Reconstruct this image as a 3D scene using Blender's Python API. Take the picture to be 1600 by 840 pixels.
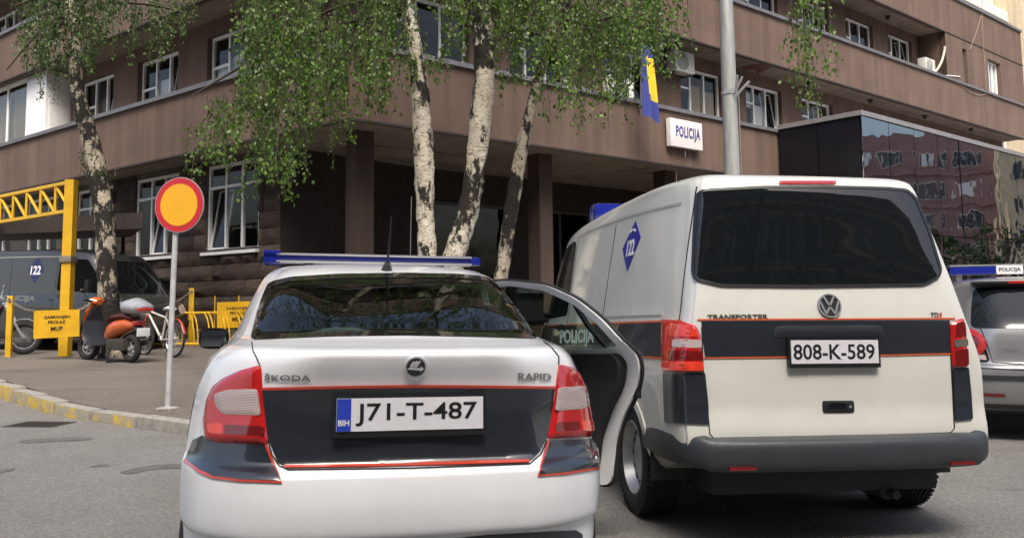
import bpy, bmesh, math, random
import numpy as np
from mathutils import Vector, Matrix
from mathutils.bvhtree import BVHTree
from mathutils.geometry import delaunay_2d_cdt, intersect_line_line_2d
for o in list(bpy.data.objects): bpy.data.objects.remove(o)
S = bpy.context.scene
COL = S.collection
rad = math.radians
# ------------------------------------------------------------------ camera
F_PX, PX0, PY0, EYE = 1340.0, 800.0, 345.0, 1.36
pitch, roll = math.atan(125/1340), rad(.7)
FW = Vector((0, math.cos(pitch), math.sin(pitch)))
_r = Vector((1, 0, 0)); _u = _r.cross(FW)
RT = _r*math.cos(roll)-_u*math.sin(roll)
UP = _r*math.sin(roll)+_u*math.cos(roll)
CAM = Vector((0, 0, EYE))
cd = bpy.data.cameras.new('camera'); cam = bpy.data.objects.new('camera', cd); COL.objects.link(cam)
m = Matrix((RT, UP, -FW)).transposed().to_4x4(); m.translation = CAM
cam.matrix_world = m
cd.sensor_width = 36; cd.lens = F_PX/1600*36; cd.shift_y = (PY0-420)/1600
cd.clip_start = .05; cd.clip_end = 2000
S.camera = cam
# ------------------------------------------------------------------ sky, sun, exposure
SUN_EL, SUN_AZ = 54, 172      # azimuth clockwise from +Y
w = bpy.data.worlds.new('World'); S.world = w; w.use_nodes = True
nt = w.node_tree; bg = nt.nodes['Background']
sk = nt.nodes.new('ShaderNodeTexSky'); sk.sky_type = 'NISHITA'; sk.sun_disc = False
sk.sun_elevation = rad(SUN_EL); sk.sun_rotation = rad(SUN_AZ); sk.air_density = 1.0; sk.dust_density = 6.0; sk.ozone_density = .3
nt.links.new(sk.outputs[0], bg.inputs[0]); bg.inputs[1].default_value = .12
sl = bpy.data.lights.new('sun', 'SUN'); sl.energy = 1.5; sl.angle = rad(30); sl.color = (1, .965, .91)
so = bpy.data.objects.new('sun', sl); COL.objects.link(so)
sd = Vector((math.sin(rad(SUN_AZ))*math.cos(rad(SUN_EL)), math.cos(rad(SUN_AZ))*math.cos(rad(SUN_EL)), math.sin(rad(SUN_EL))))
so.rotation_euler = sd.to_track_quat('Z', 'Y').to_euler(); so.location = (0, -10, 30)
S.view_settings.view_transform = 'Standard'; S.view_settings.look = 'None'
S.view_settings.exposure = 1.2; S.view_settings.gamma = 1; S.view_settings.use_curve_mapping = False
S.render.engine = 'CYCLES'
S.cycles.max_bounces = 6; S.cycles.transparent_max_bounces = 12
# ------------------------------------------------------------------ pixel helpers
def ray(px, py):
    return (FW+RT*((px-PX0)/F_PX)-UP*((py-PY0)/F_PX))
def at_y(px, py, Y):
    d = ray(px, py); return CAM+d*(Y/d.y)
def at_z(px, py, z):
    d = ray(px, py); return CAM+d*((z-EYE)/d.z)
def project(p):
    d = Vector(p)-CAM; k = d.dot(FW); return (PX0+F_PX*d.dot(RT)/k, PY0-F_PX*d.dot(UP)/k)
# ------------------------------------------------------------------ materials
MATS = {}
def M(name, col, rough=.5, metal=0, coat=0, var=.12, vscale=3., bump=0, bscale=40., spec=.5, emit=0, streak=None, crough=.03):
    if name in MATS: return MATS[name]
    mt = bpy.data.materials.new(name); mt.use_nodes = True; MATS[name] = mt
    n = mt.node_tree.nodes; l = mt.node_tree.links; b = n['Principled BSDF']
    b.inputs['Roughness'].default_value = rough; b.inputs['Metallic'].default_value = metal
    b.inputs['Specular IOR Level'].default_value = spec
    if coat: b.inputs['Coat Weight'].default_value = coat; b.inputs['Coat Roughness'].default_value = crough
    c = (*col, 1)
    if emit:
        b.inputs['Emission Color'].default_value = c; b.inputs['Emission Strength'].default_value = emit
    tc = n.new('ShaderNodeTexCoord')
    if var:
        nz = n.new('ShaderNodeTexNoise'); nz.inputs['Scale'].default_value = vscale; nz.inputs['Detail'].default_value = 6
        nz.inputs['Roughness'].default_value = .62
        vec = tc.outputs['Object']
        if streak:
            mp = n.new('ShaderNodeMapping'); mp.inputs['Scale'].default_value = streak
            l.new(vec, mp.inputs[0]); vec = mp.outputs[0]
        l.new(vec, nz.inputs['Vector'])
        rp = n.new('ShaderNodeValToRGB'); e = rp.color_ramp.elements
        e[0].position = .3; e[1].position = .7
        e[0].color = (*[x*(1-var) for x in col], 1); e[1].color = (*[min(1, x*(1+var)) for x in col], 1)
        l.new(nz.outputs[0], rp.inputs[0]); l.new(rp.outputs[0], b.inputs['Base Color'])
    else: b.inputs['Base Color'].default_value = c
    if bump:
        n2 = n.new('ShaderNodeTexNoise'); n2.inputs['Scale'].default_value = bscale; n2.inputs['Detail'].default_value = 4
        l.new(tc.outputs['Object'], n2.inputs['Vector'])
        bp = n.new('ShaderNodeBump'); bp.inputs['Strength'].default_value = bump; bp.inputs['Distance'].default_value = .02
        l.new(n2.outputs[0], bp.inputs['Height']); l.new(bp.outputs[0], b.inputs['Normal'])
    return mt
def glass(name, tint=(.35, .42, .4), ior=1.5, wave=0):
    if name in MATS: return MATS[name]
    mt = bpy.data.materials.new(name); mt.use_nodes = True; MATS[name] = mt
    n = mt.node_tree.nodes; l = mt.node_tree.links; n.remove(n['Principled BSDF'])
    out = n['Material Output']; mx = n.new('ShaderNodeMixShader'); tr = n.new('ShaderNodeBsdfTransparent'); gl = n.new('ShaderNodeBsdfGlossy')
    fr = n.new('ShaderNodeFresnel'); fr.inputs[0].default_value = ior; gl.inputs['Roughness'].default_value = .01
    tr.inputs[0].default_value = (*tint, 1)
    ge = n.new('ShaderNodeNewGeometry'); mr = n.new('ShaderNodeMapRange'); mr.inputs[3].default_value = ior; mr.inputs[4].default_value = 1/ior
    l.new(ge.outputs['Backfacing'], mr.inputs[0]); l.new(mr.outputs[0], fr.inputs[0])
    l.new(fr.outputs[0], mx.inputs[0]); l.new(tr.outputs[0], mx.inputs[1]); l.new(gl.outputs[0], mx.inputs[2]); l.new(mx.outputs[0], out.inputs[0])
    if wave:
        tc = n.new('ShaderNodeTexCoord'); nz = n.new('ShaderNodeTexNoise'); nz.inputs['Scale'].default_value = 1.3; nz.inputs['Detail'].default_value = 1
        l.new(tc.outputs['Object'], nz.inputs['Vector']); bp = n.new('ShaderNodeBump'); bp.inputs['Strength'].default_value = wave; bp.inputs['Distance'].default_value = .05
        l.new(nz.outputs[0], bp.inputs['Height']); l.new(bp.outputs[0], gl.inputs['Normal']); l.new(bp.outputs[0], fr.inputs['Normal'])
    return mt
# ------------------------------------------------------------------ objects
def tag(o, label=None, cat=None, group=None, kind=None):
    if label: o['label'] = label
    if cat: o['category'] = cat
    if group: o['group'] = group
    if kind: o['kind'] = kind
    return o
def empty(name, loc=(0, 0, 0), rz=0,  label=None, cat=None, group=None):
    o = bpy.data.objects.new(name, None); COL.objects.link(o); o.location = loc; o.rotation_euler = (0, 0, rz)
    o.empty_display_size = .2
    return tag(o, label, cat, group)
def root_matrix(o):
    mtx = Matrix.Identity(4); ch = []
    while o: ch.append(o); o = o.parent
    for p in reversed(ch): mtx = mtx @ p.matrix_basis
    return mtx
def link(name, me, mat=None, parent=None, smooth=None):
    o = bpy.data.objects.new(name, me); COL.objects.link(o)
    if mat:
        for x in (mat if isinstance(mat, (list, tuple)) else [mat]):
            if len(me.materials) < 1 or isinstance(mat, (list, tuple)): me.materials.append(x)
    if parent: o.parent = parent
    return o
def shade(me, ang=35):
    me.polygons.foreach_set('use_smooth', [True]*len(me.polygons))
    me.update()
    try: me.set_sharp_from_angle(angle=rad(ang))
    except Exception: pass
class MB:
    def __init__(s): s.v = []; s.f = []; s.mi = []; s.cur = 0
    def add(s, vs, fs):
        k = len(s.v); s.v += [tuple(p) for p in vs]; s.f += [[i+k for i in f] for f in fs]; s.mi += [s.cur]*len(fs); return s
    def box(s, a, b, mtx=None):
        x0, y0, z0 = a; x1, y1, z1 = b
        vs = [Vector(p) for p in ((x0, y0, z0), (x1, y0, z0), (x1, y1, z0), (x0, y1, z0), (x0, y0, z1), (x1, y0, z1), (x1, y1, z1), (x0, y1, z1))]
        if mtx: vs = [mtx @ p for p in vs]
        return s.add(vs, [[0, 3, 2, 1], [4, 5, 6, 7], [0, 1, 5, 4], [1, 2, 6, 5], [2, 3, 7, 6], [3, 0, 4, 7]])
    def bbox(s, a, b, r=.01, mtx=None):           # box with chamfered edges
        bm = bmesh.new(); bmesh.ops.create_cube(bm, size=1)
        a = Vector(a); b = Vector(b); c = (a+b)/2; d = b-a
        for v in bm.verts: v.co = Vector((v.co.x*d.x, v.co.y*d.y, v.co.z*d.z))+c
        bmesh.ops.bevel(bm, geom=bm.edges[:], offset=min(r, .45*min(abs(x) for x in d)), segments=2, affect='EDGES', profile=.7)
        if mtx: bm.transform(mtx)
        s.bm(bm); return s
    def bm(s, bm):
        bm.verts.index_update(); s.add([v.co.copy() for v in bm.verts], [[v.index for v in f.verts] for f in bm.faces]); bm.free()
    def prism(s, poly, z0, z1, mtx=None):
        n = len(poly); vs = [Vector((x, y, z0)) for x, y in poly]+[Vector((x, y, z1)) for x, y in poly]
        if mtx: vs = [mtx @ p for p in vs]
        return s.add(vs, [list(range(n))[::-1], list(range(n, 2*n))]+[[i, (i+1) % n, n+(i+1) % n, n+i] for i in range(n)])
    def tube(s, pts, r, n=8, cap=True, flat=1.):
        pts = [Vector(p) for p in pts]; rs = r if isinstance(r, (list, tuple)) else [r]*len(pts)
        vs = []; fs = []; prev = None
        for i, p in enumerate(pts):
            t = (pts[min(i+1, len(pts)-1)]-pts[max(i-1, 0)]).normalized()
            if prev is None: a = t.orthogonal().normalized() if abs(t.z) > .9 or True else t
            else: a = (prev-t*prev.dot(t)); a = a.normalized() if a.length > 1e-6 else t.orthogonal().normalized()
            prev = a; b = t.cross(a)
            for k in range(n):
                q = 2*math.pi*k/n; vs.append(p+(a*math.cos(q)+b*math.sin(q)*flat)*rs[i])
        for i in range(len(pts)-1):
            for k in range(n):
                fs.append([i*n+k, i*n+(k+1) % n, (i+1)*n+(k+1) % n, (i+1)*n+k])
        if cap: fs += [list(range(n))[::-1], list(range((len(pts)-1)*n, len(pts)*n))]
        return s.add(vs, fs)
    def cyl(s, p, q, r, r2=None, n=16): return s.tube([p, q], [r, r if r2 is None else r2], n)
    def lathe(s, prof, axis='z', o=(0, 0, 0), n=24, closed=False):
        vs = []; fs = []; k = len(prof); o = Vector(o)
        for i in range(n):
            a = 2*math.pi*i/n; c, d = math.cos(a), math.sin(a)
            for r, h in prof:
                p = (r*c, r*d, h) if axis == 'z' else ((h, r*c, r*d) if axis == 'x' else (r*d, h, r*c))
                vs.append(o+Vector(p))
        kk = k if closed else k-1
        for i in range(n):
            for j in range(kk):
                fs.append([i*k+j, ((i+1) % n)*k+j, ((i+1) % n)*k+(j+1) % k, i*k+(j+1) % k])
        return s.add(vs, fs)
    def torus(s, R, r, axis='x', o=(0, 0, 0), n=32, k=8, flat=1.):
        return s.lathe([(R+r*math.cos(2*math.pi*j/k), flat*r*math.sin(2*math.pi*j/k)) for j in range(k)], axis, o, n, True)
    def ball(s, o, r, n=12, k=8):
        o = Vector(o); r = (r, r, r) if isinstance(r, (int, float)) else r
        vs = []; fs = []
        for j in range(k+1):
            t = math.pi*j/k
            for i in range(n):
                a = 2*math.pi*i/n; vs.append(o+Vector((r[0]*math.sin(t)*math.cos(a), r[1]*math.sin(t)*math.sin(a), r[2]*math.cos(t))))
        for j in range(k):
            for i in range(n): fs.append([j*n+i, (j+1)*n+i, (j+1)*n+(i+1) % n, j*n+(i+1) % n])
        return s.add(vs, fs)
    def mesh(s, name, inv=None, ang=35, merge=False):
        me = bpy.data.meshes.new(name)
        vs = [inv @ Vector(p) for p in s.v] if inv else s.v
        me.from_pydata([tuple(p) for p in vs], [], s.f)
        bm = bmesh.new(); bm.from_mesh(me)
        if merge: bmesh.ops.remove_doubles(bm, verts=bm.verts[:], dist=1e-5)
        if len(s.f) < 60000: bmesh.ops.recalc_face_normals(bm, faces=bm.faces[:])
        bm.to_mesh(me); bm.free()
        if any(s.mi) and not merge: me.polygons.foreach_set('material_index', s.mi)
        if ang: shade(me, ang)
        return me
    def build(s, name, mat, parent=None, world=False, ang=35, label=None, loc=None):
        inv = root_matrix(parent).inverted() if (world and parent) else None
        if loc is not None: inv = Matrix.Translation(-Vector(loc))
        o = link(name, s.mesh(name, inv, ang), mat, parent)
        if loc is not None: o.location = loc
        if label: o['label'] = label
        return o
_txt = {}
def text_mesh(s, bold=0.0, sx=1.0, spacing=1.0):
    """flat text mesh: verts (x,y) normalised to height 1, origin bottom-left; returns verts, faces, width"""
    key = (s, bold, sx, spacing)
    if key in _txt: return _txt[key]
    c = bpy.data.curves.new('t', 'FONT'); c.body = s; c.size = 1; c.offset = bold; c.space_character = spacing; c.resolution_u = 3
    o = bpy.data.objects.new('t', c); COL.objects.link(o)
    dg = bpy.context.evaluated_depsgraph_get(); dg.update()
    me = bpy.data.meshes.new_from_object(o.evaluated_get(dg))
    v = [(p.co.x, p.co.y) for p in me.vertices]; f = [list(p.vertices) for p in me.polygons]
    bpy.data.objects.remove(o); bpy.data.curves.remove(c); bpy.data.meshes.remove(me)
    x0 = min(p[0] for p in v); x1 = max(p[0] for p in v); y0 = min(p[1] for p in v); y1 = max(p[1] for p in v)
    h = y1-y0
    v = [((p[0]-x0)/(x1-x0), (p[1]-y0)/h) for p in v]
    _txt[key] = (v, f); return _txt[key]
def text_obj(name, s, fn, mat, parent, bold=.01, thick=0, label=None, spacing=1.0, nrm=None):
    """fn(u,v)->Vector maps the unit text rectangle into parent space; nrm = extrusion vector"""
    v, f = text_mesh(s, bold, 1, spacing)
    mb = MB(); P = [fn(a, b) for a, b in v]
    if nrm is not None:
        n = len(P); P2 = [p+Vector(nrm) for p in P]
        ed = {}
        for q in f:
            for i in range(len(q)):
                e = (q[i], q[(i+1) % len(q)]); ed[e] = ed.get(e, 0)+1
        side = [[a, b, b+n, a+n] for (a, b) in ed if (b, a) not in ed]
        mb.add(P+P2, [[i+n for i in q] for q in f]+side)
    else: mb.add(P, f)
    o = mb.build(name, mat, parent, ang=None)
    if label: o['label'] = label
    return o
def quad_map(p00, p10, p11, p01):
    a, b, c, d = [Vector(p) for p in (p00, p10, p11, p01)]
    return lambda u, v: (a*(1-u)+b*u)*(1-v)+(d*(1-u)+c*u)*v
def copy_tree(o, parent=None):
    c = o.copy(); COL.objects.link(c); c.parent = parent
    for ch in [x for x in bpy.data.objects if x.parent == o]: copy_tree(ch, c)
    return c
def pip(p, poly):
    x, y = p[0], p[1]; ins = False; n = len(poly)
    for i in range(n):
        x1, y1 = poly[i][0], poly[i][1]; x2, y2 = poly[(i+1) % n][0], poly[(i+1) % n][1]
        if (y1 > y) != (y2 > y) and x < (x2-x1)*(y-y1)/(y2-y1)+x1: ins = not ins
    return ins
def edge_dist(p, poly):
    p = Vector((p[0], p[1])); best = 1e9; n = len(poly)
    for i in range(n):
        a = Vector(poly[i][:2]); b = Vector(poly[(i+1) % n][:2]); ab = b-a; L = ab.length_squared
        t = max(0, min(1, (p-a).dot(ab)/L)) if L else 0
        best = min(best, (p-(a+ab*t)).length)
    return best
def rounded(poly, r, n=4):
    out = []; k = len(poly)
    for i in range(k):
        p = Vector(poly[i]); a = Vector(poly[i-1]); b = Vector(poly[(i+1) % k])
        da = (a-p); db = (b-p); q = min(r, da.length*.45, db.length*.45)
        s0 = p+da.normalized()*q; s1 = p+db.normalized()*q
        for j in range(n+1):
            t = j/n; out.append(tuple(s0*(1-t)**2+p*2*t*(1-t)+s1*t*t))
    return out
def smooth_poly(poly, n=4):
    """closed Catmull-Rom through the points"""
    out = []; k = len(poly)
    for i in range(k):
        p = [Vector(poly[(i+j-1) % k]) for j in range(4)]
        for j in range(n):
            t = j/n
            out.append(tuple(.5*((2*p[1])+(p[2]-p[0])*t+(2*p[0]-5*p[1]+4*p[2]-p[3])*t*t+(3*p[1]-p[0]-3*p[2]+p[3])*t**3)))
    return out
def cdt(outline, holes=(), step=None):
    """triangulate a polygon with holes, interior points every step; returns 2D points, triangles"""
    pts = []; edges = []
    for loop in (outline, *holes):
        dl = []
        for i in range(len(loop)):
            a = Vector(loop[i][:2]); b = Vector(loop[(i+1) % len(loop)][:2])
            if (b-a).length < 1e-6: continue
            k = max(1, int((b-a).length/step)) if step else 1
            for j in range(k): dl.append(a+(b-a)*(j/k))
        s = len(pts); pts += dl; edges += [(s+i, s+(i+1) % len(dl)) for i in range(len(dl))]
    nb = len(pts)
    if step:
        xs = [p[0] for p in outline]; ys = [p[1] for p in outline]
        y = min(ys)+step*.5; row = 0
        while y < max(ys):
            x = min(xs)+step*(.5 if row % 2 else .0)
            while x < max(xs):
                q = (x, y)
                if pip(q, outline) and edge_dist(q, outline) > step*.45 and all((not pip(q, h)) and edge_dist(q, h) > step*.45 for h in holes): pts.append(Vector(q))
                x += step
            y += step*.87; row += 1
    r = delaunay_2d_cdt(pts, edges, [], 0, 1e-7)
    V = [tuple(p) for p in r[0]]
    T = []
    for t in r[2]:
        c = (sum(V[i][0] for i in t)/len(t), sum(V[i][1] for i in t)/len(t))
        if pip(c, outline) and not any(pip(c, h) for h in holes): T.append(list(t))
    return V, T
# ================================================================== ground, kerb
rng = random.Random(7)
def clamp(x, a, b): return max(a, min(b, x))
def zroad(X, Y):
    return clamp(.06-.02*(X-1.5), .06, .12)
def rise(Y):
    return .034*(clamp(Y, 9.5, 19.5)-9.5)
def zwalk(X, Y):
    return zroad(X, Y)+.115+clamp((1-X)/4, 0, 1)*rise(Y)
def mat_ground(name, c0, c1, fine, crack=0):
    mt = bpy.data.materials.new(name); mt.use_nodes = True; n = mt.node_tree.nodes; l = mt.node_tree.links; b = n['Principled BSDF']
    tc = n.new('ShaderNodeTexCoord'); b.inputs['Roughness'].default_value = .88
    a = n.new('ShaderNodeTexNoise'); a.inputs['Scale'].default_value = .55; a.inputs['Detail'].default_value = 8; a.inputs['Roughness'].default_value = .65
    g = n.new('ShaderNodeTexNoise'); g.inputs['Scale'].default_value = fine; g.inputs['Detail'].default_value = 3
    vo = n.new('ShaderNodeTexVoronoi'); vo.inputs['Scale'].default_value = fine*1.6
    for k in (a, g, vo): l.new(tc.outputs['Object'], k.inputs['Vector'])
    r = n.new('ShaderNodeValToRGB'); e = r.color_ramp.elements; e[0].position = .32; e[1].position = .72; e[0].color = (*c0, 1); e[1].color = (*c1, 1)
    l.new(a.outputs[0], r.inputs[0])
    r2 = n.new('ShaderNodeValToRGB'); e = r2.color_ramp.elements; e[0].position = .3; e[1].position = .75; e[0].color = (.62, .62, .62, 1); e[1].color = (1.25, 1.23, 1.2, 1)
    l.new(g.outputs[0], r2.inputs[0])
    mx = n.new('ShaderNodeMix'); mx.data_type = 'RGBA'; mx.blend_type = 'MULTIPLY'; mx.inputs[0].default_value = 1
    l.new(r.outputs[0], mx.inputs[6]); l.new(r2.outputs[0], mx.inputs[7])
    # tar stains with soft, long shapes
    mp = n.new('ShaderNodeMapping'); mp.inputs['Scale'].default_value = (.35, 1.5, 1); mp.inputs['Rotation'].default_value = (0, 0, .25)
    s = n.new('ShaderNodeTexNoise'); s.inputs['Scale'].default_value = 1.1; s.inputs['Detail'].default_value = 5
    l.new(tc.outputs['Object'], mp.inputs[0]); l.new(mp.outputs[0], s.inputs['Vector'])
    r3 = n.new('ShaderNodeValToRGB'); e = r3.color_ramp.elements; e[0].position = .60; e[1].position = .70; e[0].color = (1, 1, 1, 1); e[1].color = (.72, .71, .69, 1)
    l.new(s.outputs[0], r3.inputs[0])
    m2 = n.new('ShaderNodeMix'); m2.data_type = 'RGBA'; m2.blend_type = 'MULTIPLY'; m2.inputs[0].default_value = 1
    l.new(mx.outputs[2], m2.inputs[6]); l.new(r3.outputs[0], m2.inputs[7])
    last = m2.outputs[2]
    # hairline cracks
    nn = n.new('ShaderNodeTexNoise'); nn.inputs['Scale'].default_value = 1.2; nn.inputs['Detail'].default_value = 6
    l.new(tc.outputs['Object'], nn.inputs['Vector'])
    m3 = n.new('ShaderNodeMix'); m3.data_type = 'VECTOR'; m3.inputs[0].default_value = .5
    l.new(tc.outputs['Object'], m3.inputs[4]); l.new(nn.outputs['Color'], m3.inputs[5])
    v2 = n.new('ShaderNodeTexVoronoi'); v2.feature = 'DISTANCE_TO_EDGE'; v2.inputs['Scale'].default_value = .3
    l.new(m3.outputs[1], v2.inputs['Vector'])
    r4 = n.new('ShaderNodeValToRGB'); e = r4.color_ramp.elements; e[0].position = .0; e[1].position = .008; e[0].color = (.45, .44, .42, 1); e[1].color = (1, 1, 1, 1)
    l.new(v2.outputs['Distance'], r4.inputs[0])
    m4 = n.new('ShaderNodeMix'); m4.data_type = 'RGBA'; m4.blend_type = 'MULTIPLY'; m4.inputs[0].default_value = crack
    l.new(last, m4.inputs[6]); l.new(r4.outputs[0], m4.inputs[7]); last = m4.outputs[2]
    l.new(last, b.inputs['Base Color'])
    bp = n.new('ShaderNodeBump'); bp.inputs['Strength'].default_value = .55; bp.inputs['Distance'].default_value = .008
    l.new(vo.outputs['Distance'], bp.inputs['Height']); l.new(bp.outputs[0], b.inputs['Normal'])
    return mt
m_road = mat_ground('asphalt', (.165, .16, .15), (.225, .22, .207), 55, .22)
m_walk = mat_ground('worn_pavement', (.128, .112, .096), (.18, .16, .138), 38, .15)
# road sheet
xs = [-400, -150, -60, -30, -20]+[-16+.8*i for i in range(41)]+[20, 30, 60, 150, 400]
ys = [-300, -100, -40, -15]+[-10+1.0*i for i in range(45)]+[50, 80, 150, 500]
mb = MB()
mb.add([(x, y, zroad(x, y)) for y in ys for x in xs], [[j*len(xs)+i, j*len(xs)+i+1, (j+1)*len(xs)+i+1, (j+1)*len(xs)+i] for j in range(len(ys)-1) for i in range(len(xs)-1)])
o = mb.build('road', m_road); o['kind'] = 'structure'
# kerb line (foot of the kerb) traced on the road surface
KL = [tuple(at_z(px, py, .12)[:2]) for px, py in ((0, 623), (40, 634), (76, 646), (126, 655), (187, 665), (251, 674), (293, 677))]
d0 = Vector(KL[0])-Vector(KL[1]); d0.normalize()
KL = [tuple(Vector(KL[0])+d0*22)]+KL+[(-2.6, 8.42), (-1.9, 8.75), (-1.2, 9.25)]
aR, aL = rad(49.7), rad(-51.4)
uR = Vector((math.sin(aR), math.cos(aR), 0)); uL = Vector((math.sin(aL), math.cos(aL), 0))
nR = Vector((-uR.y, uR.x, 0)); nL = Vector((-uL.y*-1, uL.x*-1, 0))
nL = Vector((uL.y, -uL.x, 0))
CN = Vector((-2.895, 15.215, 0))
for k in range(1, 5): KL.append((-1.2+uR.x*12*k, 9.25+uR.y*12*k))
def arc_pts(pl, step):
    out = []; acc = 0
    for i in range(len(pl)-1):
        a = Vector(pl[i]); b = Vector(pl[i+1]); L = (b-a).length
        t = acc
        while t < L: out.append((a+(b-a)*(t/L), (b-a).normalized())); t += step
        acc = t-L
    return out
KS = [Vector(p) for p in KL]
# smooth the polyline
def chaik(p, n=2):
    for _ in range(n):
        q = [p[0]]
        for i in range(len(p)-1): q += [p[i]*.75+p[i+1]*.25, p[i]*.25+p[i+1]*.75]
        q.append(p[-1]); p = q
    return p
KS = chaik(KS)
# pavement sheet behind the kerb
KW = .17
inner = []
for i, p in enumerate(KS):
    d = (KS[min(i+1, len(KS)-1)]-KS[max(i-1, 0)]).normalized(); inner.append(p+Vector((-d.y, d.x))*KW)
far = [(45, 60), (-60, 60), (inner[0].x-6, inner[0].y+2)]
outl = [tuple(p) for p in inner]+far
V, T = cdt(outl, (), 2.2)
mb = MB(); mb.add([(x, y, zwalk(x, y)-.006) for x, y in V], T)
o = mb.build('pavement', m_walk, ang=60); o['kind'] = 'structure'
m_kerb = M('kerb_concrete', (.30, .285, .25), .9, var=.3, vscale=9, bump=.6, bscale=60)
m_mortar = M('mortar', (.10, .095, .085), .95, var=.3, vscale=8)
def mat_worn_yellow():
    mt = M('worn_yellow_paint', (.30, .285, .25), .85, var=0, bump=.5, bscale=60); n = mt.node_tree.nodes; l = mt.node_tree.links; b = n['Principled BSDF']
    tc = n.new('ShaderNodeTexCoord'); nz = n.new('ShaderNodeTexNoise'); nz.inputs['Scale'].default_value = 5; nz.inputs['Detail'].default_value = 8; nz.inputs['Roughness'].default_value = .7
    oi = n.new('ShaderNodeObjectInfo'); ad = n.new('ShaderNodeVectorMath'); ad.operation = 'ADD'
    l.new(tc.outputs['Object'], ad.inputs[0]); l.new(oi.outputs['Random'], ad.inputs[1]); l.new(ad.outputs[0], nz.inputs['Vector'])
    r = n.new('ShaderNodeValToRGB'); e = r.color_ramp.elements; e[0].position = .42; e[1].position = .52
    e[0].color = (.62, .42, .05, 1); e[1].color = (.34, .31, .24, 1); l.new(nz.outputs[0], r.inputs[0]); l.new(r.outputs[0], b.inputs['Base Color'])
    return mt
m_kyel = mat_worn_yellow()
kb = MB()
for i in range(len(KS)-1):
    a, b = KS[i], KS[i+1]; d = (b-a).normalized(); q = Vector((-d.y, d.x))
    A, B = a+q*.03, b+q*.03; A2, B2 = a+q*(KW+.01), b+q*(KW+.01)
    z0 = zroad(a.x, a.y); z1 = zroad(b.x, b.y); ta = zwalk(a.x, a.y)-.03; tb = zwalk(b.x, b.y)-.03
    kb.add([(A.x, A.y, z0-.1), (B.x, B.y, z1-.1), (B2.x, B2.y, z1-.1), (A2.x, A2.y, z0-.1), (A.x, A.y, ta), (B.x, B.y, tb), (B2.x, B2.y, tb), (A2.x, A2.y, ta)],
           [[0, 1, 5, 4], [4, 5, 6, 7], [1, 2, 6, 5], [3, 0, 4, 7]])
kerb = kb.build('kerb', m_mortar, ang=None); kerb['kind'] = 'structure'
def kerb_mesh(paint):
    q = MB(); q.bbox((-.46, 0, -.22), (.46, KW, 0), .014)
    me = q.mesh('kerb_stone', ang=40); me.materials.append(m_kerb); me.materials.append(m_kyel)
    if paint:
        for p in me.polygons:
            if p.normal.y < -.4: p.material_index = 1
    return me
km, kmy = kerb_mesh(False), kerb_mesh(True)
for p, d in arc_pts([tuple(x) for x in KS], .94):
    c = p+d*.47
    if c.x < -16 or c.x > 22: continue
    ob = bpy.data.objects.new('kerb_stone', kmy if c.x < -3.7 else km); COL.objects.link(ob); ob.parent = kerb
    ob.location = (c.x, c.y, zwalk(c.x, c.y)+rng.uniform(-.008, .006)); ob.rotation_euler = (rng.uniform(-.02, .02), rng.uniform(-.008, .008), math.atan2(d.y, d.x)+rng.uniform(-.012, .012))
# drain grate
g = at_z(62, 662, .125)
dr = empty('drain_grate', (g.x, g.y, zroad(g.x, g.y)), rad(-8), 'rusty dark drain grate set in the road near the yellow kerb', 'drain')
m_iron = M('cast_iron', (.06, .052, .045), .75, .3, var=.4, vscale=20, bump=.4)
q = MB(); q.box((-.29, -.2, -.02), (.29, -.16, .006)).box((-.29, .16, -.02), (.29, .2, .006)).box((-.29, -.16, -.02), (-.25, .16, .006)).box((.25, -.16, -.02), (.29, .16, .006)); q.build('frame', m_iron, dr)
q = MB(); q.box((-.25, -.16, -.0), (.25, .16, .0015)); q.build('pit_shade', M('pit_shade_black', (.012, .011, .01), .9, var=0), dr)  # flat near-black sheet paints the shade of an open pit
bm_ = MB().box((-.012, -.158, -.004), (.012, .158, .007)).mesh('bar'); bm_.materials.append(m_iron)
for i in range(9):
    b_ = bpy.data.objects.new('bar', bm_); COL.objects.link(b_); b_.parent = dr; b_.location = (-.224+.056*i, 0, .0015)
# tar repair patches on the road
m_tar = M('tar', (.11, .105, .096), .85, var=.35, vscale=12, bump=.3)
def tar_patch(pts, nm):
    P = smooth_poly(pts, 3); W = [at_z(x, y, .12) for x, y in P]
    q = MB(); n = len(W)
    q.add([(p.x, p.y, zroad(p.x, p.y)+.004) for p in W], [list(range(n))])
    o = q.build('tar_patch', m_tar, ang=None); o['kind'] = 'structure'; return o
tar_patch([(35, 688), (80, 684), (140, 683), (138, 687), (80, 690), (40, 692)], 0)
tar_patch([(188, 737), (235, 727), (285, 725), (290, 731), (240, 733), (205, 740)], 1)
tar_patch([(140, 729), (160, 725), (172, 726), (160, 729)], 2)
tar_patch([(-2, 734), (20, 731), (22, 734), (0, 738)], 3)
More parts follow.
